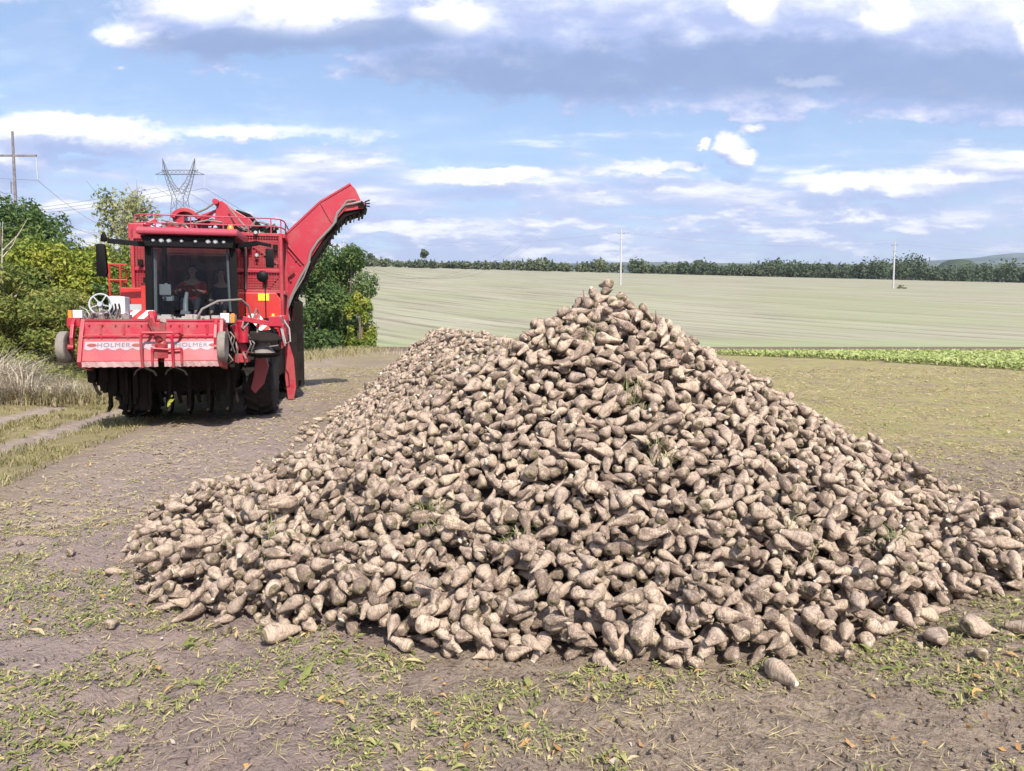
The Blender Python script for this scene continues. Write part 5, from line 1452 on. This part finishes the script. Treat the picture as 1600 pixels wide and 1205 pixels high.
for (x, y) in ((-1.0, 3.70), (-.55, 3.55), (.2, 3.55), (.9, 3.55), (1.45, 3.55), (1.95, 3.55), (2.16, 3.70), (2.22, 4.4), (2.22, 5.4), (2.22, 6.6), (-1.0, 5)): mb.tube([(x, y, 3.96), (x, y, 4.36)], .016, 6)
part(mb, 'guard_rail', PINK, smooth=True)
mb = MB(); mb.box(-1.10, -.78, 3.45, 4.0, 3.8, 4.15); mb.bar((-.9, 3.8, 4.1), (-.6, 3.9, 4.3), .10); part(mb, 'corner_box', RED, bevel=.02)
# levelling augers and folded arms above the hopper
mb = MB(); rr = random.Random(1)
arc = [(.34 * math.cos(a), .30 * math.sin(a)) for a in np.linspace(2.9, .35, 12)]
mb.prism([(-.06 + x, 4.36 + z) for x, z in arc] + [(-.06 + x * .68, 4.36 + z * .68) for x, z in reversed(arc)], 1, 4.3, 5.1)
mb.bar((-.6, 4.5, 4.22), (.5, 4.9, 4.42), .16); mb.bar((.05, 4.2, 4.10), (.45, 4.8, 4.62), .10); mb.box(-.35, -.1, 4.4, 4.9, 4.0, 4.5)
part(mb, 'levelling_auger', RED, bevel=.01)
t = MB()
pts = []
for k in range(60):
    a = k * .42; pts.append((-.7 + k * .036, 4.9 + .20 * math.cos(a), 4.22 + .20 * math.sin(a)))
t.tube(pts, .022, 6); t.tube([(-.75, 4.9, 4.22), (1.5, 4.9, 4.22)], .07, 10); part(t, 'auger_flight', PINK, smooth=True)
mb = MB(); mb.prism([(.60, 4.28), (.68, 4.80), (.80, 4.84), (1.08, 4.62), (1.42, 4.42), (1.55, 4.26), (1.2, 4.22)], 1, 4.2, 4.55); mb.lathe([(.075, -.05), (.075, .45)], (.66, 4.15, 4.80), (0, 1, 0), 12); mb.bar((.20, 4.3, 4.42), (.68, 4.3, 4.62), .07)
part(mb, 'folding_arm', RED, bevel=.012)
mb = MB(); mb.tube([(1.05, 4.65, 4.66), (1.35, 4.62, 4.56), (1.62, 4.6, 4.28), (1.72, 4.55, 4.05)], .055, 9); mb.bar((1.4, 4.0, 4.18), (2.05, 4.1, 4.22), .09); part(mb, 'exhaust_duct', DARK, smooth=True)
mb = MB(); mb.tube([(.2, 4.1, 4.5), (.45, 4.1, 4.62), (.62, 4.1, 4.75)], .025, 7); mb.tube([(.95, 4.05, 4.68), (1.25, 3.9, 4.3), (1.5, 3.8, 4.05)], .02, 7); mb.tube([(-.5, 3.9, 4.3), (.0, 3.9, 4.2), (.5, 3.95, 4.33), (.8, 4, 4.3)], .02, 7); part(mb, 'hydraulic_hose', HOSE, smooth=True)
# hoses, valve blocks and chain covers that clutter the upper body
mb = MB(); rr = random.Random(21)
for k in range(14):
    x = rr.uniform(-.9, 2.0); z = rr.uniform(4.0, 4.2); y = rr.uniform(3.6, 4.2)
    mb.tube([(x, y, z), (x + rr.uniform(-.3, .3), y, z + rr.uniform(.05, .22)), (x + rr.uniform(-.5, .5), y + .2, z + rr.uniform(-.1, .15)), (x + rr.uniform(-.7, .7), y + .3, z - .1)], rr.uniform(.014, .03), 6)
part(mb, 'hose_bundle', HOSE, smooth=True)
part(MB().tube([(1.38, 3.38, 3.9), (1.40, 3.36, 3.3), (1.37, 3.37, 2.7)], .018, 6), 'hose', HOSE, smooth=True)
for k in range(9):
    x = rr.uniform(-.8, 1.9); w = rr.uniform(.10, .28); part(MB().box(x, x + w, 3.7, 3.7 + w, 3.95, 4.05 + rr.uniform(.05, .2)), 'valve_block', DARK, bevel=.006)
for x, z in ((1.42, 3.62), (1.75, 2.86), (2.0, 3.6), (-.9, 3.2), (-.8, 2.8)): part(MB().box(x, x + .10, 3.36, 3.45, z, z + .14), 'valve_block', DARK, bevel=.006)
# beets lying in the hopper, seen between the rails
rng_ = np.random.default_rng(3); HVV, HFF, HLL, HCC, HTT, off_ = [], [], [], [], [], 0
for k in range(170):
    b_ = FARV[int(rng_.integers(0, 24))]; M = basis(rng_.uniform(0, 6.28), np.array([0, 0, 1.]), rng_.uniform(0, 6.28), rng_.normal(0, .3))
    p = np.array([rng_.uniform(-.85, 2.0), rng_.uniform(3.8, 6.2), 0]); p[2] = 3.86 + .20 * math.sin(p[0] * 1.5 + 1) + rng_.uniform(-.05, .05)
    HVV.append(b_.V @ M.T + p); HFF.append(b_.F + off_); off_ += len(b_.V); HLL.append(b_.V); HCC.append(b_.crown); HTT.append(np.full(len(b_.V), rng_.random()))
me = np_mesh('hopper_beets', np.vstack(HVV), np.vstack(HFF), {'loc': ('FLOAT_VECTOR', 'POINT', np.vstack(HLL)), 'crown': ('FLOAT', 'POINT', np.concatenate(HCC)), 'tint': ('FLOAT', 'POINT', np.concatenate(HTT)), 'core': ('FLOAT', 'POINT', np.zeros(off_))}, smooth=True)
me.materials.append(BEET)
hb = link('hopper_beets', me); hb.matrix_world = Matrix.Translation(HV.location) @ Matrix.Rotation(R(13), 4, 'Z')
tag(hb, 'load of beets lying in the hopper of the harvester', 'beets', kind='stuff')

# --- unloading elevator reaching out to the right
EY0, EY1 = 4.7, 5.8
plate = [(2.06, 4.02), (2.50, 4.45), (3.04, 4.98), (3.80, 5.46), (3.92, 5.34), (4.05, 5.06), (4.16, 4.98), (4.12, 4.86), (3.62, 4.76), (3.34, 4.47), (3.10, 4.05), (2.78, 3.55), (2.46, 2.98), (2.20, 2.40), (2.06, 2.05), (1.98, 2.4)]
mb = MB(); mb.prism(plate, 1, EY0, EY0 + .05); el = part(mb, 'elevator', RED, bevel=.012)
mb = MB(); mb.prism(plate, 1, EY1 - .05, EY1); mb.add([(2.50, EY0 + .05, 4.43), (3.04, EY0 + .05, 4.96), (3.04, EY1 - .05, 4.96), (2.50, EY1 - .05, 4.43)], [(0, 1, 2, 3)]); part(mb, 'rear_side_plate', RED, el)
mb = MB(); mb.bar((3.06, EY0 - .012, 4.94), (3.30, EY0 - .012, 4.50), .035, .02); mb.bar((2.10, EY0 - .012, 4.04), (2.62, EY0 - .012, 3.42), .09, .02); mb.bar((2.08, EY0 - .014, 3.95), (2.55, EY0 - .014, 3.38), .03, .03)
for a_, b_ in zip(plate[:3], plate[1:4]): mb.bar((a_[0], EY0 - .01, a_[1]), (b_[0], EY0 - .01, b_[1]), .03, .05)
mb.bar((3.34, EY0 - .01, 4.47), (3.74, EY0 - .01, 4.93), .03, .03)
part(mb, 'stiffener', RED, el, bevel=.005)
mb = MB(); mb.prism([(3.66, 4.86), (4.10, 5.03), (4.18, 5.02), (4.19, 4.94), (4.08, 4.80), (3.70, 4.66), (3.42, 4.38), (3.18, 3.98), (2.86, 3.48), (2.54, 2.90), (2.28, 2.32), (2.20, 1.6), (2.08, 1.6), (2.12, 2.2), (2.46, 2.98), (2.78, 3.55), (3.10, 4.05), (3.34, 4.47)], 1, EY0 + .06, EY1 - .06); part(mb, 'conveyor_belt', DARK, el)
under = [(4.18, 4.98), (4.05, 4.78), (3.70, 4.66), (3.42, 4.38), (3.18, 3.98), (2.86, 3.48), (2.54, 2.90), (2.28, 2.32)]
U = [Vector((x, 0, z)) for x, z in under]
mb = MB(); rr = random.Random(2)
for k in range(len(U) - 1):
    d = (U[k + 1] - U[k]); nrm = Vector((-d.z, 0, d.x)).normalized(); nrm = nrm if nrm.z < 0 else -nrm
    for q in range(3):
        p = U[k] + d * (q + .5) / 3; e = p + nrm * rr.uniform(.03, .075) + d.normalized() * rr.uniform(-.04, .06)
        mb.bar((p.x, EY0 + .1, p.z), (e.x, EY0 + .1, e.z), .03, .03); mb.box(min(p.x, e.x), max(p.x, e.x) + .02, EY0 + .1, EY1 - .1, e.z - .015, e.z + .015)
for q in range(3):
    p = Vector((4.15, 0, 5.04 - q * .05)); mb.bar((p.x, EY0 + .1, p.z), (p.x + .13, EY0 + .1, p.z + .05 - q * .03), .03)
part(mb, 'conveyor_paddle', BLK, el)
mb = MB(); mb.tube([(4.05, EY0 - .04, 5.02), (3.86, EY0 - .06, 4.96), (3.66, EY0 - .05, 4.92), (3.46, EY0 - .05, 4.72), (3.42, EY0 - .05, 4.50), (3.26, EY0 - .05, 4.30), (2.98, EY0 - .05, 4.0), (2.80, EY0 - .05, 3.72), (2.74, EY0 - .05, 3.45), (2.50, EY0 - .05, 3.02), (2.30, EY0 - .05, 2.6), (2.16, EY0 - .05, 2.25), (2.10, EY0 - .05, 1.9)], .030, 8)
mb.tube([(3.92, EY0 - .04, 5.06), (3.70, EY0 - .07, 5.02), (3.42, EY0 - .05, 4.62), (3.36, EY0 - .05, 4.40)], .022, 7); mb.tube([(2.78, EY0 - .06, 3.50), (2.62, EY0 - .06, 3.10), (2.36, EY0 - .06, 2.66), (2.18, EY0 - .06, 2.2), (2.10, EY0 - .1, 1.7), (2.22, EY0 - .1, 1.5), (2.30, EY0 - .1, 1.8), (2.20, EY0 - .08, 2.3)], .018, 7)
part(mb, 'hydraulic_hose', HOSE, el, smooth=True)
mb = MB(); mb.lathe([(.05, -.06), (.06, .0), (.06, .06)], (4.06, EY0 + .02, 4.98), (0, -1, 0), 14); mb.box(3.98, 4.14, EY0 - .04, EY0, 4.88, 4.96); part(mb, 'drive_motor', DARK, el)
mb = MB(); mb.bar((2.05, EY0 - .10, 2.95), (2.40, EY0 - .1, 3.25), .05); mb.lathe([(.03, 0), (.03, .05)], (2.44, EY0, 3.52), (0, -1, 0), 10); mb.lathe([(.03, 0), (.03, .05)], (2.30, EY0, 3.0), (0, -1, 0), 10); part(mb, 'pivot_bolt', DRED, el)
# tall side plate, side panels and tank behind the right front wheel
mb = MB(); mb.prism([(2.00, 2.1), (2.16, 2.05), (2.22, 1.55), (2.36, 1.05), (2.40, .35), (2.34, .06), (2.20, .05), (2.14, .6), (2.10, 1.2), (2.00, 1.6)], 1, 4.25, 4.33); part(mb, 'side_plate', RED, bevel=.01)
mb = MB(); mb.box(2.36, 2.54, 4.7, 5.6, .35, 2.5); mb.box(2.1, 2.44, 4.4, 5.6, .3, 2.0); mb.box(2.40, 2.50, 4.5, 4.7, .5, 1.2); part(mb, 'side_conveyor', DARK, bevel=.01)
mb = MB(); mb.prism([(2.06, 2.1), (2.26, 2.1), (2.24, 1.4), (2.12, 1.3)], 1, 3.2, 3.35); mb.box(2.18, 2.24, 3.3, 4.3, 1.5, 2.0); part(mb, 'mudguard', RED, bevel=.01)
mb = MB(); mb.tube([(2.22, 3.1, 2.0), (2.34, 3.1, 1.8), (2.36, 3.1, 1.5), (2.26, 3.1, 1.45), (2.2, 3.1, 1.7), (2.16, 3.1, 2.1)], .016, 7); mb.tube([(2.12, 3.1, 2.0), (2.2, 3.0, 1.6), (2.24, 3.1, 1.4)], .014, 6); part(mb, 'hose_loop', GREY, smooth=True)

# ------------------------------------------------------------------ the two people in the cab
def skin_mesh(name, nodes, edges, mat, parent=None, levels=2, loc=(0, 0, 0)):
    """body grown from a jointed skeleton; nodes = [(x,y,z,r)]"""
    me = bpy.data.meshes.new(name); me.from_pydata([n[:3] for n in nodes], edges, [])
    o = link(name, me, None, parent)
    mo = o.modifiers.new('skin', 'SKIN'); mo.use_smooth_shade = True
    lay = me.skin_vertices[0] if me.skin_vertices else None
    if lay is None:
        bm = bmesh.new(); bm.from_mesh(me); bm.verts.layers.skin.verify(); bm.to_mesh(me); bm.free(); lay = me.skin_vertices[0]
    for i, n in enumerate(nodes):
        r_ = n[3] if isinstance(n[3], tuple) else (n[3], n[3]); lay.data[i].radius = r_; lay.data[i].use_root = (i == 0)
    sb = o.modifiers.new('sub', 'SUBSURF'); sb.levels = levels; sb.render_levels = levels
    dg = bpy.context.evaluated_depsgraph_get(); m2 = bpy.data.meshes.new_from_object(o.evaluated_get(dg))
    o.modifiers.clear(); o.data = m2; m2.materials.clear(); m2.materials.append(mat)
    for p in m2.polygons: p.use_smooth = True
    return o
def cloth(name, col):
    m, b = new_mat(name); n = b.noise(b.obj(), 30, 4, .6)
    b.put(b.p.inputs['Base Color'], b.mix(n, col, tuple(v * .7 for v in col))); b.p.inputs['Roughness'].default_value = .85; return m
SKIN = cloth('skin', (.52, .30, .21)); HAIR = cloth('hair', (.03, .022, .018)); SHIRT = cloth('red_shirt', (.45, .025, .03)); TROU = cloth('dark_trousers', (.022, .025, .04)); DSHIRT = cloth('dark_jacket', (.02, .02, .024)); SHOE = cloth('blue_shoes', (.03, .10, .30)); SHOE2 = cloth('brown_shoes', (.16, .08, .04))

def seated(name, ox, oy, seat_z, hands, shirt, shoe, label, lean=0.0):
    """a person sitting facing -y; hands = two (x, y, z) grip points"""
    root = empty(name, (ox, oy, 0)); root.parent = None
    W = Matrix.Translation(HV.location) @ Matrix.Rotation(R(13), 4, 'Z') @ Matrix.Translation(Vector((ox, oy, 0)))
    root.matrix_world = W
    z = seat_z
    N = [(0, .0, z + .10, (.15, .11)), (0, -.01 - lean * .3, z + .28, (.145, .105)), (0, -.03 - lean * .7, z + .46, (.17, .11)), (0, -.03 - lean, z + .56, (.10, .07)), (0, -.05 - lean, z + .64, .052), (0, -.07 - lean, z + .70, (.062, .07)), (0, -.08 - lean, z + .78, (.075, .092)), (0, -.07 - lean, z + .86, (.062, .078))]
    E = [(0, 1), (1, 2), (2, 3), (3, 4), (4, 5), (5, 6), (6, 7)]
    arms, legs = [], []
    for s, hd in zip((-1, 1), hands):
        sh = Vector((s * .20, -.03 - lean, z + .50)); hd = Vector(hd) - Vector((ox, oy, 0))
        mid = (sh + hd) / 2 + Vector((s * .10, .02, -.13))
        b0 = len(N)
        N += [(*sh, .060), (*((sh + mid) / 2), .052), (*mid, .043), (*((mid + hd) / 2), .038), (*(hd + (mid - hd).normalized() * .07), .026), (*(hd + (mid - hd).normalized() * .02), (.036, .018))]
        E += [(2, b0)] + [(b0 + k, b0 + k + 1) for k in range(5)]
        d = (hd - mid).normalized(); side = d.cross(Vector((0, 0, 1))).normalized(); palm = len(N) - 1
        for f, ln in enumerate((.075, .085, .08, .062)):
            q = hd + side * (f - 1.5) * .019
            n0 = len(N); N += [(*(q + d * .03), .0095), (*(q + d * (.03 + ln * .5) + Vector((0, 0, -.012))), .009), (*(q + d * (.03 + ln * .55) + Vector((0, 0, -.045))), .008)]
            E += [(palm, n0), (n0, n0 + 1), (n0 + 1, n0 + 2)]
        n0 = len(N); q = hd - side * s * .035; N += [(*(q + d * .0), .011), (*(q + d * .04 + Vector((0, 0, -.01))), .0095)]; E += [(palm, n0), (n0, n0 + 1)]
        arms.append((sh, mid, hd))
    for s in (-1, 1):
        hip = Vector((s * .09, -.02, z + .08)); kn = Vector((s * .14, -.46, z + .13)); an = Vector((s * .13, -.62, max(z - .30, 2.13))); b0 = len(N)
        N += [(*hip, .085), (*((hip + kn) / 2), .078), (*kn, .060), (*((kn + an) / 2 + Vector((0, .02, 0))), .055), (*an, .040), (*(an + Vector((0, -.06, -.05))), .040), (*(an + Vector((0, -.17, -.07))), .032)]
        E += [(0, b0)] + [(b0 + k, b0 + k + 1) for k in range(6)]; legs.append((hip, kn, an))
    body = skin_mesh('body', N, E, SKIN, root)
    # clothes follow the same skeleton a little larger
    g = .05
    C = [(*n[:3], tuple(r + g for r in n[3])) for n in N[:4]]; CE = [(0, 1), (1, 2), (2, 3)]
    for sh, mid, hd in arms:
        b0 = len(C); C += [(*sh, .078), (*((sh + mid) / 2), .066), (*mid, .055), (*(mid + (hd - mid) * .25), .050)]; CE += [(2, b0), (b0, b0 + 1), (b0 + 1, b0 + 2), (b0 + 2, b0 + 3)]
    skin_mesh('shirt', C, CE, shirt, root)
    C = [(0, 0, z + .12, (.165, .125))]; CE = []
    for hip, kn, an in legs:
        b0 = len(C); C += [(*hip, .100), (*((hip + kn) / 2), .092), (*kn, .075), (*((kn + an) / 2 + Vector((0, .02, 0))), .068), (*(an + Vector((0, 0, .02))), .058)]; CE += [(0, b0)] + [(b0 + k, b0 + k + 1) for k in range(4)]
    skin_mesh('trousers', C, CE, TROU, root)
    for hip, kn, an in legs:
        skin_mesh('shoe', [(*(an + Vector((0, .02, -.01))), .050), (*(an + Vector((0, -.07, -.055))), (.046, .042)), (*(an + Vector((0, -.19, -.075))), (.042, .032))], [(0, 1), (1, 2)], shoe, root)
    hz = z + .80; hy = -.07 - lean
    skin_mesh('hair', [(0, hy + .035, hz + .0, (.078, .07)), (0, hy + .01, hz + .06, (.082, .088)), (0, hy - .02, hz + .095, (.055, .06))], [(0, 1), (1, 2)], HAIR, root)
    fc = MB(); fc.lathe([(.006, 0), (.013, .012), (.005, .028)], (0, hy - .095, hz - .035), (0, -1, -.2), 8)
    part(fc, 'nose', SKIN, root, smooth=True)
    for s in (-1, 1):
        fc = MB(); fc.lathe([(.003, .008), (.010, .004), (.010, 0)], (s * .030, hy - .092, hz - .01), (0, -1, 0), 8); part(fc, 'eye', HAIR, root)
        fc = MB(); fc.lathe([(.004, .012), (.024, .006), (.026, 0), (.02, -.01)], (s * .080, hy + .01, hz - .02), (s, 0, 0), 8); part(fc, 'ear', SKIN, root, smooth=True)
    fc = MB(); fc.tube([(-.024, hy - .090, hz - .073), (0, hy - .097, hz - .071), (.024, hy - .090, hz - .073)], .005, 6); part(fc, 'mouth', DRED, root)
    tag(root, label, 'person')
    return root
seated('person', .41, 2.58, 2.26, [(.19, 2.06, 2.60), (.53, 2.06, 2.60)], SHIRT, SHOE, 'person in red shirt sitting behind the steering wheel with both hands on it', .06)
seated('person', .97, 2.64, 2.20, [(.88, 2.26, 2.36), (1.06, 2.26, 2.36)], DSHIRT, SHOE2, 'person in dark clothes sitting beside the driver in the cab', .02)
